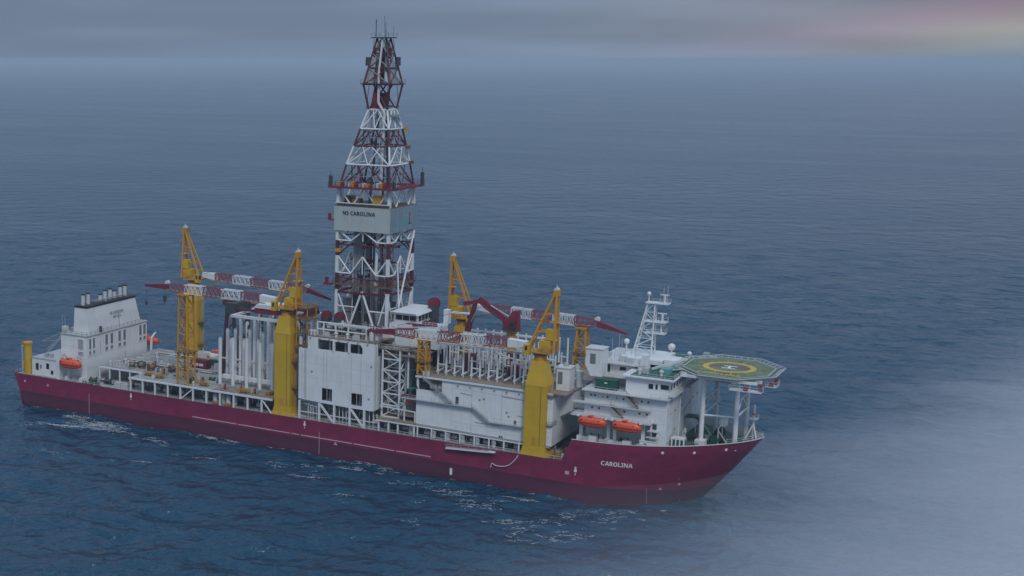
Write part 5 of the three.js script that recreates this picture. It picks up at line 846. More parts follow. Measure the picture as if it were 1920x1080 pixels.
// ---------------------------------------------------------------- forward mud module with pipe rack on top
{
  const t = thing('mud_module', 'large white windowless module building under the forward pipe rack', 'module', [160, 9.7, 0]);
  // side sheets, with the recess near the aft end left open
  mb().prism([[142.2, 13.3], [152.6, 13.2], [152.6, 26.4], [149.6, 26.4], [149.6, 22.9], [142.2, 22.9]], (u, v, s) => V(u, v, s), 18.6, 19).build('side_panel', M.white, t);
  mb().prism([[142.2, 24], [142.8, 22.9], [142.8, 26.4], [142.2, 26.4]], (u, v, s) => V(u, v, s), 18.6, 19).build('side_panel', M.white, t);
  mb().prism([[152.64, 13.2], [180, 12.6], [180, 26.4], [152.64, 26.4]], (u, v, s) => V(u, v, s), 18.6, 19).build('side_panel', M.white, t);
  block(t, 'recess_wall', M.lightgrey, 142.2, 149.6, 22.9, 26.4, 14.6, 15); block(t, 'recess_floor', M.brown, 142.2, 149.6, 22.7, 22.95, 15, 18.6);
  for (const [x, w] of [[145.6, 1.3], [148, 1]]) mb().tube([x, 23.8, 17], [x + w * 1.6, 23.8, 17], 0.9, 0.9, 12).build('recess_tank', M.offwhite, t); mb().box(142.8, 145, 22.95, 24.4, 16, 18).build('recess_machine', M.dark, t);
  block(t, 'core', M.offwhite, 142.3, 179.8, 13, 26.4, -18.8, 14.5);
  block(t, 'aft_wall', M.white, 142.2, 142.4, 13.3, 22.8, 14.6, 18.6);
  mb().box(180, 180.3, 12.6, 26.4, -18.8, 19).build('forward_wall', M.white, t); mb().prism([[180.3, 19.4], [183.6, 21.4], [183.6, 26.4], [180.3, 26.4]], (u, v, s) => V(u, v, s), -14, 13).build('forward_overhang', M.offwhite, t);
  block(t, 'top_deck', M.tan, 142, 183.8, 26.4, 26.75, -19.2, 19.2); bar(t, 'top_edge', M.white, [142, 26.5, 19.3], [180.4, 26.5, 19.3], 0.22, true);
  // walkway with stairs along the side
  const walk = (x0, x1, y) => { const p = mb().box(x0, x1, y - 0.15, y, 19, 20.2).build('walkway', M.lightgrey, t); railing(p, [[x0, y, 20.15], [x1, y, 20.15]], M.lightgrey); };
  walk(138, 158.6, 20.2); walk(163.2, 172.8, 17); const stair = (x0, y0, x1, y1) => { const p = mb().beam([x0, y0, 19.6], [x1, y1, 19.6], 0.9, 0.25).build('stair_flight', M.grey, t); railing(p, [[x0, y0, 20.1], [x1, y1, 20.1]], M.grey, false, 'railing', 1); };
  stair(158.6, 20.1, 163.2, 16.9); stair(149.4, 23, 153, 20.2); stair(144.4, 26.4, 149, 23);
  for (const [x, y, h, w] of [[153.6, 20.3, 2, 0.9], [166, 11.4, 2, 1.1], [170, 17.1, 1, 0.7]]) block(t, 'door', M.dark, x, x + w, y, y + h, 18.98, 19.06);
  for (const [x, y] of [[160.4, 22.4], [161.6, 22.8], [168, 20], [168.6, 19]]) mb().tube([x, y, 19], [x, y, 19.15], 0.28, 0.28, 10).build('wall_fitting', M.grey, t);
  for (const [x0, x1, y] of [[159.4, 166, 16.2], [166.6, 173, 24.2], [171, 175, 19.6], [155, 158, 23.6]]) bar(t, 'wall_pipe', M.lightgrey, [x0, y, 19.1], [x1, y - 0.2, 19.1], 0.1);
  bar(t, 'seam_cover', M.offwhite, [158.2, 13.2, 19.04], [158.2, 26.2, 19.04], 0.06, true); bar(t, 'seam_cover', M.offwhite, [166.6, 13, 19.04], [166.6, 26.2, 19.04], 0.06, true); bar(t, 'seam_cover', M.offwhite, [174, 13, 19.04], [174, 26.2, 19.04], 0.06, true);
  for (const y of [15.4, 24.6]) bar(t, 'plate_seam', M.offwhite, [152.8, y, 19.02], [180, y - 0.3, 19.02], 0.035, true);
  for (const x of [147, 155.4, 162.6, 170.4]) bar(t, 'plate_seam', M.offwhite, [x, 13.4, 19.02], [x, 19.6, 19.02], 0.03, true);
  for (let i = 0; i < 7; i++) { const x = 154 + i * 3.4; mb().box(x, x + 0.4, 25.2, 25.6, 19, 19.25).build('flood_lamp', M.grey, t); }
  // the open storey underneath
  bar(t, 'sill_beam', M.grey, [142.2, 13, 19.3], [180, 12.5, 19.3], 0.28, true); for (let i = 0; i < 9; i++) bar(t, 'post', M.white, [143.4 + i * 4.1, 9.7, 20.3], [143.4 + i * 4.1, 12.8, 20.3], 0.17, true); bar(t, 'rail_beam', M.white, [142.6, 12.9, 20.3], [173, 12.5, 20.3], 0.12, true);
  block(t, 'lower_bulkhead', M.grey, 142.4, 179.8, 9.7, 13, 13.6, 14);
}
set(G.skid, [145.4, 149.6, 153.4, 158, 162.4, 167, 171].map((x, i) => [x, 9.7, 17.4, (i % 2) * 3.14]), 'grey pump skid in the open storey under the white mud module', 'pump skids under the mud module', 0.85);
set(G.tank, [147.5, 151.6, 155.8, 160, 164.6].map((x, i) => [x, 9.7, 18.6, i]), 'small white pressure tank in the open storey under the mud module', 'tanks under the mud module', 0.8);
set(G.reel, [[163.8, 12.9, 18.2, 0.2]], 'brown hose reel on the sill of the mud module', null, 0.6);
{
  const t = thing('crane_access_tower', 'white box tower with a grey hatch beside the forward yellow crane', 'deckhouse', [181, 26.75, 12]);
  block(t, 'wall', M.white, 179.4, 182.8, 26.75, 32.6, 10.4, 14.6); block(t, 'roof', M.offwhite, 179.2, 183, 32.6, 32.8, 10.2, 14.8); block(t, 'hatch', M.louvre, 179.8, 181, 28.4, 31.6, 14.6, 14.66); mb().tube([183.4, 26.75, 8], [183.4, 31, 8], 0.9, 0.9, 14).build('side_tank', M.white, t); mb().tube([181, 32.8, 12], [181, 33.6, 12], 0.8, 0.5, 12).build('roof_vent', M.lightgrey, t);
}
{
  const t = thing('pipe_rack', 'white upright posts of the forward pipe rack on the mud module roof', 'pipe rack', [160, 26.75, 0]);
  const zs = [14.6, 10.6, 6.6, 2.6, -3, -8, -13];
  zs.forEach((z, r) => { for (let i = 0; i < 12; i++) { const x = 146.4 + i * 2.42; if (r === 0 && i === 8) continue; const hi = i % 4 === 1 || r === 6 ? 35 : 33.6 - (i % 3) * 0.9; bar(t, 'post', r % 2 ? M.offwhite : M.white, [x, 26.75, z], [x, hi, z], 0.2, true); if (i % 2 === r % 2 && i < 11) bar(t, 'cross_bar', M.white, [x, 29.6 + (r % 3), z], [x + 2.42, 29.6 + (r % 3), z], 0.13, true); } });
  for (let i = 0; i < 12; i++) bar(t, 'cradle_beam', M.white, [146.4 + i * 2.42, 27.6, 15.4], [146.4 + i * 2.42, 27.6, 6], 0.18, true);
  for (const [z, y] of [[14.6, 35.4], [-8, 35.2]]) bar(t, 'top_rail', M.white, [146, y, z], [171.6, y, z], 0.26, true); bar(t, 'top_rail', M.white, [146, 35.4, 14.6], [146, 35.2, -8], 0.2, true);
  for (const [x, z0, z1] of [[150, 14.6, 2.6], [162, 14.6, 2.6], [168, 10.6, -3]]) bar(t, 'knee_brace', M.white, [x, 34.6, z0], [x + 3, 30.4, z1], 0.16, true);
  for (let i = 0; i < 16; i++) { const z = -12 + i * 1.5; bar(t, 'stored_pipe', [M.grey, M.steel, M.dark, M.darkred][i % 4], [145, 27.5 + (i % 3) * 0.5, z], [172.6, 27.5 + (i % 3) * 0.5, z], 0.22); }
}
{
  const mk = (x, z, h, m, label) => { const t = thing('drill_tool_basket', label, 'basket', [x, 26.75, z]); block(t, 'body', m, x - 1.6, x + 1.6, 27, 26.75 + h, z - 0.9, z + 0.9); for (const d of [-1.6, 1.6]) bar(t, 'corner_post', M.dark, [x + d, 26.75, z + 0.9], [x + d, 27 + h, z + 0.9], 0.1, true); block(t, 'base', M.dark, x - 1.7, x + 1.7, 26.75, 27, z - 1, z + 1); };
  mk(153.6, 9, 5.6, M.darkred, 'dark red tool basket among the pipe rack posts near its aft end'); mk(165.6, 7.6, 3.6, M.red, 'bright red tool basket among the pipe rack posts near the yellow crane'); mk(162, 0, 5, M.darkred, 'dark red tool basket in the middle of the pipe rack');
}
{
  const t = thing('knuckle_boom_crane', 'dark red folded knuckle-boom crane on a yellow pedestal behind the pipe rack', 'crane', [160.6, 26.75, -2]);
  mb().tube([160.6, 26.75, -2], [160.6, 38, -2], 1.25, 1.25, 16).build('pedestal', M.orangeYellow, t); mb().tube([160.6, 37.7, -2], [160.6, 38.1, -2], 2.6, 2.6, 18).build('slew_platform', M.dark, t);
  const k = mb().prism([[158.6, 38.1], [162.8, 38.1], [162.6, 43.4], [161, 43.2], [159.8, 40.8], [158.2, 40.4]], (u, v, s) => V(u, v, s), -3.1, -0.9).build('king_post', M.red, t); mb().box(161, 162.2, 38.4, 40.6, -0.88, 0.4).build('operator_cab', M.darkred, k); mb().box(161.1, 162.1, 39.2, 40.3, 0.4, 0.45).build('cab_window', M.glass, k);
  mb().prism([[159.8, 39], [159.2, 41], [151.8, 46.2], [150.8, 45.6], [151.4, 44.2]], (u, v, s) => V(u, v, s), -2.6, -1.4).build('main_arm', M.red, t);
  bar(t, 'lift_cylinder', M.steel, [160, 41.6, -1.2], [154.6, 44.2, -1.2], 0.18); bar(t, 'lift_cylinder', M.darkred, [157, 41, -1.2], [152.6, 43.6, -1.2], 0.26);
  mb().prism([[152, 46], [151.6, 44.6], [146.6, 43.2], [146.4, 44.4], [149.4, 45]], (u, v, s) => V(u, v, s), -2.5, -1.5).build('knuckle_arm', M.red, t);
  const j = mb().prism([[150.6, 45], [149.6, 45.2], [147, 36.2], [148.6, 36]], (u, v, s) => V(u, v, s), -2.4, -1.6).build('jib', M.darkred, t); bar(j, 'jib_cylinder', M.steel, [151, 43.4, -1.4], [149, 39, -1.4], 0.14); mb().box(149, 151.4, 40.4, 40.6, -2.4, -1.6).build('hose_bracket', M.dark, j);
}

// ---------------------------------------------------------------- accommodation block with bridge
const pane = (t, f, u0, u1, v0, v1, m = M.glass) => { const w = mb().hexaBox(f(u0, v0, 0.01), f(u1, v1, 0.05)).build('window', m, t), fr = 0.09; mb().hexaBox(f(u0 - fr, v0 - fr, 0), f(u1 + fr, v0, 0.1)).hexaBox(f(u0 - fr, v1, 0), f(u1 + fr, v1 + fr, 0.1)).hexaBox(f(u0 - fr, v0, 0), f(u0, v1, 0.1)).hexaBox(f(u1, v0, 0), f(u1 + fr, v1, 0.1)).build('frame', M.white, w); };
{
  const t = thing('accommodation_block', 'white accommodation block with bridge windows, walkways and portholes behind the helideck', 'deckhouse', [198, 15.2, 0]);
  block(t, 'lower_wall', M.white, 187.6, 204.4, 15.2, 22, -14.2, 14.2);
  block(t, 'upper_wall', M.white, 187.6, 204.4, 22.3, 28.4, -16.6, 16.4);
  block(t, 'corner_tower', M.white, 204.4, 208.4, 15.2, 28.2, -16.7, 16.6);
  block(t, 'upper_deck', M.offwhite, 187.2, 209, 28.4, 28.65, -18.4, 18.2);
  const shelf = (x0, x1, y) => { const p = mb().box(x0, x1, y, y + 0.3, 14, 19.6).build('walkway', M.offwhite, t); railing(p, [[x0, y + 0.3, 19.5], [x1, y + 0.3, 19.5]], M.offwhite); };
  shelf(185.2, 205.2, 22); { const p = mb().box(185, 204.6, 25.1, 25.3, 16.4, 18.2).build('walkway', M.offwhite, t); railing(p, [[185, 25.3, 18.1], [204.6, 25.3, 18.1]], M.offwhite); }
  const port = (x, y, r = 0.27) => { const w = mb().tube([x, y, 16.4], [x, y, 16.46], r, r, 12).build('porthole', M.glass, t); const g = new THREE.TorusGeometry(r + 0.04, 0.06, 6, 14); mb().add(g, new THREE.Matrix4().makeTranslation(x, y, 16.45)).build('rim', M.white, w); };
  for (const x of [189.2, 190.2, 193.4, 197.4, 199.6, 202, 203.6]) port(x, 27.1); for (const x of [189.6, 191.4, 197.8, 201.6, 203.4]) port(x, 23.9);
  for (const [x, y] of [[192, 27], [195.6, 27.1]]) mb().box(x, x + 0.35, y - 0.2, y + 0.2, 16.4, 16.5).build('wall_fitting', M.grey, t);
  const st = (x0, y0, x1, y1, z) => { const p = mb().beam([x0, y0, z], [x1, y1, z], 0.8, 0.22).build('stair_flight', M.brown, t); railing(p, [[x0, y0, z + 0.4], [x1, y1, z + 0.4]], M.brown); }; st(198.4, 28.4, 201.4, 25.4, 17.2); st(194.6, 25.2, 197.8, 22.4, 17.4);
  for (const [x, y] of [[204.5, 20.4], [204.6, 16.2], [204.5, 18.6]]) block(t, 'door', M.dark, x + 0.5, x + 1.5, y, y + (y > 20 ? 1.4 : 1.2), 16.6, 16.66);
  for (const y of [18.4, 20]) mb().box(203.8, 206.6, y, y + 0.14, 16.6, 18).build('side_landing', M.offwhite, t);
  for (const y of [18.6, 22, 25.4]) { bar(t, 'plate_seam', M.offwhite, [208.42, y, -16.5], [208.42, y, 16.4], 0.03, true); bar(t, 'plate_seam', M.offwhite, [204.6, y, 16.62], [208.3, y, 16.62], 0.03, true); }
  for (const z of [-12, -6, 0, 6, 12]) bar(t, 'plate_seam', M.offwhite, [208.42, 15.4, z], [208.42, 28, z], 0.03, true);
  for (const z of [-13, -8, 3, 9, 13.4]) { const w = mb().tube([208.4, 24.2, z], [208.46, 24.2, z], 0.3, 0.3, 12).build('porthole', M.glass, t); mb().tube([208.39, 24.2, z], [208.43, 24.2, z], 0.4, 0.4, 12).build('rim', M.white, w); }
  for (const [y, z] of [[27.4, 14], [27.4, 5], [27.4, -4], [19.4, 10], [19.4, -8]]) mb().box(208.4, 208.8, y, y + 0.3, z, z + 0.4).build('flood_lamp', M.grey, t);
  // bridge
  const br = mb().box(197.6, 208.6, 28.65, 33, -15.8, 15.6).build('bridge_house', M.white, t);
  const stb = (u, v, d) => V(u, v, 15.6 + d), fwd = (u, v, d) => V(208.6 + d, v, u);
  pane(br, stb, 203.2, 204.4, 30.4, 31.7); pane(br, stb, 204.9, 205.5, 30.4, 31.7); pane(br, stb, 206.2, 208.2, 30.6, 31.8);
  for (let z = -14.6; z < 14.4; z += 2.6) pane(br, fwd, z, z + 2, 30.6, 32);
  mb().box(196.8, 209.6, 33, 33.3, -16.8, 16.8).build('bridge_roof', M.white, br); railing(br, [[196.9, 33.3, 16.7], [209.4, 33.3, 16.7], [209.4, 33.3, -16.7]], M.offwhite);
  mb().box(208.6, 210, 29.2, 29.4, -16.8, 16.8).build('bridge_ledge', M.offwhite, br); railing(br, [[209.9, 29.4, 16.7], [209.9, 29.4, -16.7]], M.offwhite);
  railing(t, [[187.4, 28.65, 18], [197.6, 28.65, 18]], M.offwhite); railing(t, [[204.6, 28.65, 18.1], [208.9, 28.65, 18.1], [208.9, 28.65, 16]], M.offwhite);
  // top house and roof deck
  const th = mb().box(187.4, 197.4, 28.65, 34, -11, 7).build('top_house', M.white, t); mb().box(187, 198.6, 34, 34.25, -12, 8.6).build('top_roof', M.offwhite, th); railing(th, [[187.1, 34.25, 8.5], [198.5, 34.25, 8.5]], M.offwhite);
  block(th, 'door', M.dark, 190.2, 190.9, 31.4, 33.4, 7, 7.05); pane(th, (u, v, d) => V(u, v, 7 + d), 193.4, 195, 32.2, 33.2);
  mb().box(186, 198, 31, 31.2, 7, 11).build('upper_walkway', M.offwhite, t); railing(t, [[186, 31.2, 10.9], [198, 31.2, 10.9]], M.offwhite);
  block(t, 'mast_house', M.white, 192.5, 203.4, 34.25, 35.4, -8, 5); block(t, 'navigation_deck', M.deckGreen, 198.7, 209.2, 33.32, 33.42, -16, 15.6);
  mb().box(203.6, 206.8, 33.42, 35.6, -2, 4).build('wheelhouse_top', M.white, t); mb().tube([207.2, 33.42, 6], [207.2, 35, 6], 0.8, 0.8, 12).build('deck_tank', M.teal, t); mb().box(204.6, 207, 33.42, 34.8, 8.4, 11).build('deck_box', M.teal, t);
  mb().prism([[198.4, 33.3], [200.8, 33.3], [200.4, 37], [199, 37]], (u, v, s) => V(u, v, s), 5.6, 7.6).build('air_intake', M.white, t); mb().beam([202, 34, 9], [209.4, 36.6, 4], 0.5).build('cable_bridge', M.offwhite, t);
  mb().tube([210.2, 18, 12], [210.2, 28, 12], 0.14).build('wall_pipe', M.offwhite, t); mb().tube([208.5, 18.6, 14], [208.5, 24, -6], 0.13).tube([208.5, 17.4, 16], [208.5, 17.4, -14], 0.1).build('wall_pipe', M.lightgrey, t);
}
{
  const t = thing('air_handling_box', 'white chamfered ventilation box with a grey louvre above the green container', 'ventilation box', [188.5, 31.2, 10]);
  mb().prism([[186.2, 34], [187.6, 31.2], [190.6, 31.2], [190.6, 38.2], [186.2, 38.2]], (u, v, s) => V(u, v, s), 8.2, 12.8).build('casing', M.white, t); block(t, 'louvre', M.louvre, 187.4, 188.8, 34.4, 37, 12.8, 12.88); block(t, 'top_cover', M.offwhite, 186, 190.8, 38.2, 38.4, 8, 13);
}
{
  const t = thing('green_container', 'dark green equipment container on the accommodation upper deck', 'container', [192.4, 28.65, 14]);
  block(t, 'body', M.green, 189.8, 195.2, 28.9, 31.2, 12.8, 15.2); for (let i = 0; i < 10; i++) bar(t, 'corrugation', M.green, [190.1 + i * 0.54, 29, 15.24], [190.1 + i * 0.54, 31.1, 15.24], 0.09, true); block(t, 'base_frame', M.dark, 189.7, 195.3, 28.65, 28.9, 12.7, 15.3); block(t, 'label_plate', M.markWhite, 192.1, 192.8, 30.2, 30.5, 15.33, 15.36);
}
{
  const t = thing('radar_mast', 'white lattice radar mast with three platforms on the accommodation roof', 'mast', [197.6, 35.4, -1]);
  const f = (k, a, b) => V(lerp(197.3, 198.6, k) + a * lerp(2.1, 0.9, k) - (a < 0 ? (1 - k) * 0.6 : 0), lerp(35.4, 49.2, k), -1 + b * lerp(1.7, 0.8, k));
  for (const [a, b] of [[-1, 1], [1, 1], [1, -1], [-1, -1]]) bar(t, 'leg', M.white, f(0, a, b), f(1, a, b), 0.2);
  for (let i = 0; i < 6; i++) for (const [[a, b], [c, d]] of [[[-1, 1], [1, 1]], [[1, 1], [1, -1]], [[-1, -1], [1, -1]], [[-1, 1], [-1, -1]]]) { const k0 = i / 6, k1 = (i + 1) / 6; bar(t, 'brace', M.white, i % 2 ? f(k0, a, b) : f(k0, c, d), i % 2 ? f(k1, c, d) : f(k1, a, b), 0.09); bar(t, 'ring_bar', M.white, f(k1, a, b), f(k1, c, d), 0.09); }
  for (const [y, x1] of [[49.2, 203], [44.3, 202.6], [41.3, 202.4]]) { const p = mb().box(197.2, x1, y, y + 0.25, -2.2, 0.4).build('platform', M.white, t); railing(p, [[199, y + 0.25, 0.3], [x1, y + 0.25, 0.3], [x1, y + 0.25, -2.1]], M.offwhite); mb().box(x1 - 1.4, x1 - 1, y + 0.25, y + 2.2, -1.2, -0.8).box(x1 - 2.4, x1 - 0.2, y + 2.2, y + 2.5, -1.1, -0.9).build('radar_scanner', M.white, p); }
  for (const [x, y, r] of [[201.4, 53.4, 0.09], [202.4, 53.8, 0.09], [200.6, 52, 0.06]]) bar(t, 'antenna', M.lightgrey, [x, 49.4, -1], [x, y, -1], r);
  mb().add(new THREE.SphereGeometry(0.55, 12, 8), new THREE.Matrix4().makeTranslation(197.8, 51.6, -0.6)).build('dome', M.white, t); bar(t, 'dome_stem', M.white, [197.8, 49.4, -0.6], [197.8, 51.2, -0.6], 0.14);
}
{
  const mk = (x, y0, y, z, r, label) => { const t = thing('satellite_dome', label, 'radome', [x, y0, z]); mb().tube([x, y0, z], [x, y, z], 0.22, 0.22, 8).build('stem', M.white, t); mb().add(new THREE.SphereGeometry(r, 16, 12), new THREE.Matrix4().makeTranslation(x, y + r * 0.8, z)).tube([x, y, z], [x, y + r * 0.6, z], r * 0.7, r * 0.98, 14).build('dome', M.white, t); };
  mk(193.4, 34.25, 38.4, 2, 0.75, 'white satellite dome on a tall stem left of the radar mast'); mk(202.6, 33.42, 36.2, -7, 0.95, 'white satellite dome between the radar mast and the helideck'); mk(206, 33.42, 34.2, -12, 0.6, 'small white satellite dome close to the helideck edge');
}
for (const [x, z, h] of [[188.4, 6, 4.2], [190, 3, 5.4], [190.8, -3, 4.6], [191.8, 6.4, 3.6], [189.2, -6, 5]]) { const t = thing('whip_antenna', 'thin pale whip antenna on the accommodation roof', 'antenna', [x, 34.25, z], 'whip antennas on the roof'); bar(t, 'whip', M.lightgrey, [x, 34.25, z], [x, 34.25 + h, z], 0.07); block(t, 'base', M.white, x - 0.25, x + 0.25, 34.25, 34.9, z - 0.25, z + 0.25); }
set(G.locker, [[193.6, 34.25, 5, 0.4], [195.8, 34.25, 6.4], [188.6, 34.25, 1.4, 1], [201.2, 33.42, 12, 0], [199.6, 33.42, 9.6, 1.2]], 'small pale cabinet on the accommodation roof', 'cabinets on the roof', 0.8);
set(G.vent, [[196.4, 34.25, 2.6], [192, 34.25, -4], [200.4, 33.42, 14], [205.6, 33.42, 13.4]], 'white ventilator on the accommodation roof', 'ventilators on the accommodation roof');

// ---------------------------------------------------------------- helideck
{
  const t = thing('helideck', 'green octagonal helideck with a yellow ring on white columns over the bow', 'helideck', [218.8, 15.2, 0]);
  const X = 218.8, c8 = Math.cos(Math.PI / 8), oct = (k, ax = 10.7, az = 12.4) => Array.from({ length: 8 }, (_, i) => { const a = (22.5 + 45 * i) * Math.PI / 180; return [X + (ax + k) * Math.cos(a) / c8, (az + k) * Math.sin(a) / c8]; });
  const flat = (y0, y1, poly, name, m, parent = t, holes) => mb().prism(poly, (u, v, s) => V(u, s, -v), y0, y1, holes).build(name, m, parent);
  const ring = (r, n = 40) => Array.from({ length: n }, (_, i) => [X + r * Math.cos(i / n * 2 * Math.PI), r * Math.sin(i / n * 2 * Math.PI)]);
  const deck = flat(34.2, 34.8, oct(0), 'deck', M.heli);
  flat(34.82, 34.84, oct(-0.4), 'edge_line', M.lightgrey, deck, [oct(-0.7)]);
  flat(34.82, 34.84, ring(4.9), 'landing_circle', M.heliGrey, deck); flat(34.82, 34.85, ring(6.4), 'yellow_ring', M.mark, deck, [ring(4.95)]);
  mb().box(X - 1.6, X + 1.6, 34.85, 34.87, 1, 1.6).box(X - 1.6, X + 1.6, 34.85, 34.87, -1.6, -1).box(X - 0.3, X + 0.3, 34.85, 34.87, -1, 1).build('landing_letter', M.markWhite, deck);
  text('CAROLINA', 1.5, 'deck_lettering', M.mark, deck, (o) => { o.position.set(X - 0.5, 34.83, 9.1); o.rotation.x = -Math.PI / 2; });
  for (let i = 0; i < 24; i++) { const a = i / 24 * 2 * Math.PI; if (i % 2) mb().beam([X + 6.6 * Math.cos(a), 34.83, 6.6 * Math.sin(a)], [X + 8.6 * Math.cos(a), 34.83, 8.6 * Math.sin(a)], 0.22, 0.02).build('sector_dash', M.mark, deck); }
  // safety net frames
  const o0 = oct(0.05), o1 = oct(1.55), net = (i) => { const j = (i + 1) % 8, A = o0[i], B = o0[j], D = o1[i], E = o1[j], g = mb(); g.beam([D[0], 35, D[1]], [E[0], 35, E[1]], 0.13); for (let k = 0; k <= 6; k++) g.beam([lerp(A[0], B[0], k / 6), 34.5, lerp(A[1], B[1], k / 6)], [lerp(D[0], E[0], k / 6), 35, lerp(D[1], E[1], k / 6)], 0.1); for (const q of [0.35, 0.7]) g.beam([lerp(A[0], D[0], q), 34.5 + 0.5 * q, lerp(A[1], D[1], q)], [lerp(B[0], E[0], q), 34.5 + 0.5 * q, lerp(B[1], E[1], q)], 0.06); g.build('safety_net', M.offwhite, t); };
  for (let i = 0; i < 8; i++) net(i);
  bar(t, 'edge_girder', M.white, [X - 9, 33.8, 11], [X + 9, 33.8, 11], 0.3, true);
  for (const z of [-7.5, 7.5]) bar(t, 'girder', M.white, [X - 10, 33.6, z], [X + 9.4, 33.6, z], 0.35, true); for (const x of [214.6, 222.4]) bar(t, 'girder', M.white, [x, 33.4, -11], [x, 33.4, 11], 0.32, true);
  for (const x of [214.6, 222.4]) for (const zz of [-1, 1]) { const z = zz * (x < 220 ? 7.5 : 6), y0 = x < 220 && zz > 0 ? 17.2 : 15.2; mb().tube([x, y0, z], [x, 33.4, z], 0.58, 0.58, 16).build('column', M.white, t); bar(t, 'knee_brace', M.white, [x, 31, z], [x + (x < 220 ? 3 : -3), 33.4, z], 0.2); }
  for (const z of [-1, 1]) { bar(t, 'tie', M.white, [214.6, 23.6, 7.5 * z], [222.4, 23.6, 6 * z], 0.26); } for (const [x, z] of [[214.6, 7.5], [222.4, 6]]) bar(t, 'tie', M.white, [x, 23.6, -z], [x, 23.6, z], 0.26);
  for (const [x, z] of [[214.6, 7.5], [222.4, 6]]) { bar(t, 'diagonal', M.white, [x, 23.6, z], [x, 27.6, 0], 0.2); bar(t, 'diagonal', M.white, [x, 27.6, 0], [x, 23.6, -z], 0.2); bar(t, 'diagonal', M.white, [x, 27.4, z], [x, 27.4, -z], 0.2); }
  // hanging fire-monitor platforms and the link to the bridge
  for (const [x0, x1, z0, z1] of [[222, 229.4, 11.6, 14.2], [228.6, 231.2, 2, 6]]) { const p = mb().box(x0, x1, 32.2, 32.4, z0, z1).build('monitor_platform', M.offwhite, t); railing(p, [[x0, 32.4, z1], [x1, 32.4, z1], [x1, 32.4, z0]], M.offwhite); mb().box((x0 + x1) / 2 - 0.5, (x0 + x1) / 2 + 0.5, 32.4, 33.5, z1 - 1, z1 - 0.3).build('fire_monitor', M.red, p); mb().box(x1 - 1, x1 - 0.1, 32.4, 33.9, z0 + 0.2, z0 + 1.1).build('foam_box', M.red, p); }
  mb().box(216, 221.4, 31.8, 32, 2, 5).build('under_platform', M.grey, t); railing(t, [[216, 32, 5], [221.4, 32, 5]], M.grey);
  mb().beam([205.6, 33.9, 7], [209.4, 34.4, 6], 1.4, 0.2).build('access_bridge', M.offwhite, t); railing(t, [[205.6, 34, 7.6], [209.4, 34.5, 6.6]], M.offwhite);
  mb().box(209.4, 212.6, 34.2, 34.35, -14, -8).box(209.6, 211, 34.35, 35.4, -13, -11).build('access_landing', M.grey, t);
  mb().box(213.4, 215.8, 15.2, 17.2, 6.2, 8.8).build('column_plinth', M.white, t);
}
// ---------------------------------------------------------------- forecastle gear
set(G.winch, [[212.4, 15.2, 12.2, 0.5], [217.4, 15.2, 3, 1.2], [216.6, 15.2, -4, 1.6], [221.5, 15.2, 0.4, 0], [212.6, 15.2, 2.4, 0.2]], 'green and dark mooring winch on the bow deck under the helideck', 'mooring winches on the bow deck', 1.25);
set(G.bollard, [[211.6, 15.2, 14.2, -0.3], [217.4, 15.2, 9.4, -0.6], [222.6, 15.2, 3.4, -0.8], [222, 15.2, -4, 0.8]], 'dark twin bollard at the bow deck edge', 'bollards on the bow deck', 1.1);
{
  const t = thing('slatted_locker', 'white locker with slat gaps painted dark at the foot of the accommodation front', 'locker', [210.8, 15.2, 13]);
  block(t, 'body', M.white, 209, 212.2, 15.2, 18.4, 12, 14); for (let i = 0; i < 3; i++) block(t, 'painted_slat_gap', M.dark, 209.4 + i * 0.95, 210 + i * 0.95, 15.8, 18, 14, 14.05); block(t, 'side_louvre', M.louvre, 212.2, 212.26, 15.8, 18, 12.4, 13.6);  // slat gaps are dark plates on the face, shade painted as colour
}
{
  const t = thing('deck_store', 'low white store box beside the forward lifeboats at the bulwark', 'deckhouse', [206, 15.2, 17]);
  block(t, 'wall', M.white, 202.4, 206.4, 15.2, 17.4, 16.7, 18.1); block(t, 'roof', M.offwhite, 202.2, 206.5, 17.4, 17.55, 16.7, 18.2); pane(t, (u, v, d) => V(u, v, 18.1 + d), 203.4, 204.2, 16.4, 17, M.louvre);
}
{
  const t = thing('windlass_frame', 'white goal-shaped frame with a box above the bow winches', 'frame', [219, 15.2, 2]);
  for (const z of [-1, 3.4]) bar(t, 'post', M.white, [217.8, 15.2, z], [217.8, 19.6, z], 0.16); bar(t, 'crossbar', M.white, [217.8, 19.6, -1], [217.8, 19.6, 3.4], 0.16); block(t, 'control_box', M.white, 217.4, 219, 19.6, 21.2, -1.6, 0.8); mb().beam([217.8, 19, 3.4], [220.6, 15.2, 3.4], 0.2).build('stay', M.white, t);
}
{
  const t = thing('fore_mast', 'short white signal mast with legs at the tip of the bow', 'mast', [224.6, 15.2, -4]);
  bar(t, 'post', M.white, [224.6, 15.2, -4], [224.6, 25, -4], 0.3); for (const [x, z] of [[222.6, -2.6], [226, -2.6], [223.2, -6]]) bar(t, 'stay', M.white, [x, 15.4, z], [224.6, 20, -4], 0.22); mb().box(223.6, 225.6, 21.4, 21.6, -5, -3).build('platform', M.white, t); block(t, 'lamp_box', M.orange, 224.3, 224.9, 22.4, 23, -3.7, -3.2); railing(t, [[223.6, 21.6, -3], [225.6, 21.6, -3], [225.6, 21.6, -5]], M.offwhite, false, 'railing', 0.9);
}
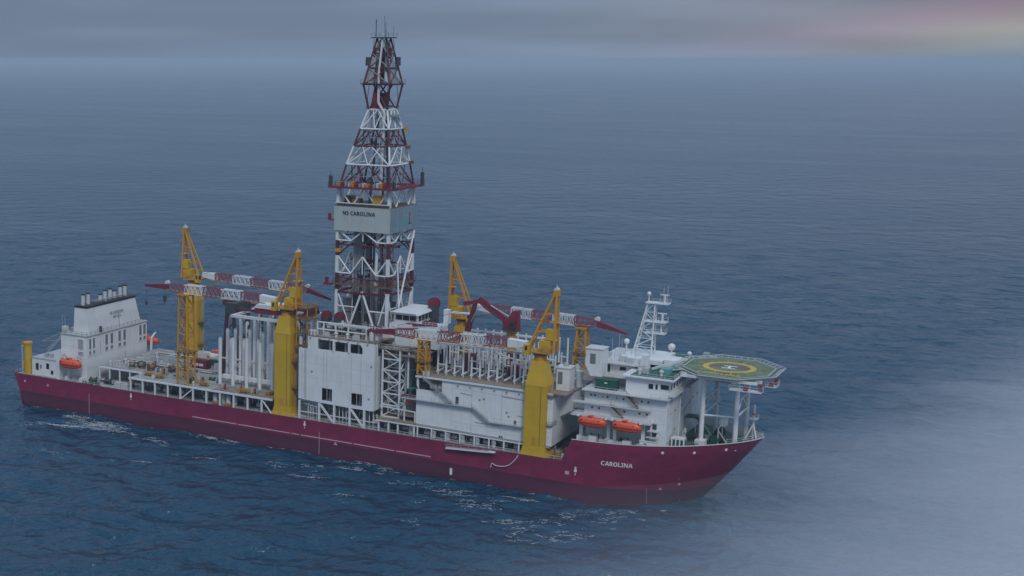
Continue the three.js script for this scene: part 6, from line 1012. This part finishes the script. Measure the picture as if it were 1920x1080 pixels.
{
  const t = thing('bow_stair', 'dark green stair flight rising to the accommodation front', 'stair', [212, 15.2, -2]);
  mb().beam([216.6, 15.2, 1.4], [211.4, 20.6, -1.6], 1.1, 0.3).build('flight', M.green, t); block(t, 'landing', M.green, 208.6, 211.6, 20.4, 20.6, -4, 0); for (const z of [-3.8, -0.2]) bar(t, 'post', M.offwhite, [211.4, 15.2, z], [211.4, 20.4, z], 0.14);
  railing(t, [[216.6, 15.3, 2], [211.4, 20.7, -1]], M.offwhite);
}
set(G.skid, [[209.6, 15.2, 5, 1.57], [210.6, 15.2, -8, 1.57]], 'grey pump skid at the foot of the accommodation front wall', 'pump skids before the bridge front');
set(G.locker, [[189, 15.2, 18.8], [193.6, 15.2, 19.2], [197.2, 15.2, 18.9, 0.2], [202.8, 15.2, 18.4]], 'white deck locker at the bulwark below the forward lifeboats', 'lockers below the forward lifeboats', 0.9);
set(G.winch, [[190.6, 15.2, 16.4], [198, 15.2, 16.2]], 'dark boat winch in the shade below the forward lifeboats', 'boat winches below the lifeboats', 0.9);
// gap between mud module and forecastle
set(G.reel, [[181.6, 9.7, 17.8, 0.4], [183.6, 9.7, 15, 1.2]], 'brown reel in the well deck beside the forward crane', 'reels in the well deck');
set(G.crate, [[181.8, 9.7, 19.6], [183.8, 9.7, 18.4, 1]], 'orange basket in the well deck beside the forward crane', 'baskets in the well deck');
set(G.locker, [[184.4, 9.7, 19.4, 0.2]], 'pale locker in the well deck at the forecastle step');
{
  const t = thing('link_bridge', 'white footbridge between the mud module and the accommodation block', 'footbridge', [185, 21, 8]);
  block(t, 'walkway', M.offwhite, 180.4, 187.4, 22, 22.3, 6, 12); railing(t, [[180.4, 22.3, 12], [187.4, 22.3, 12]], M.offwhite); mb().beam([180.5, 26.6, 6], [187.4, 22.4, 6], 1, 0.25).build('stair_flight', M.lightgrey, t); bar(t, 'brace', M.white, [180.4, 19, 11.6], [185, 22, 11.6], 0.16); for (const x of [182.6, 185]) bar(t, 'post', M.offwhite, [x, 22.3, 8], [x, 28.6, 8], 0.14); bar(t, 'pipe_run', M.offwhite, [180.4, 28.6, 8], [187.4, 29, 8], 0.3);
}
renderer.render(scene, camera);
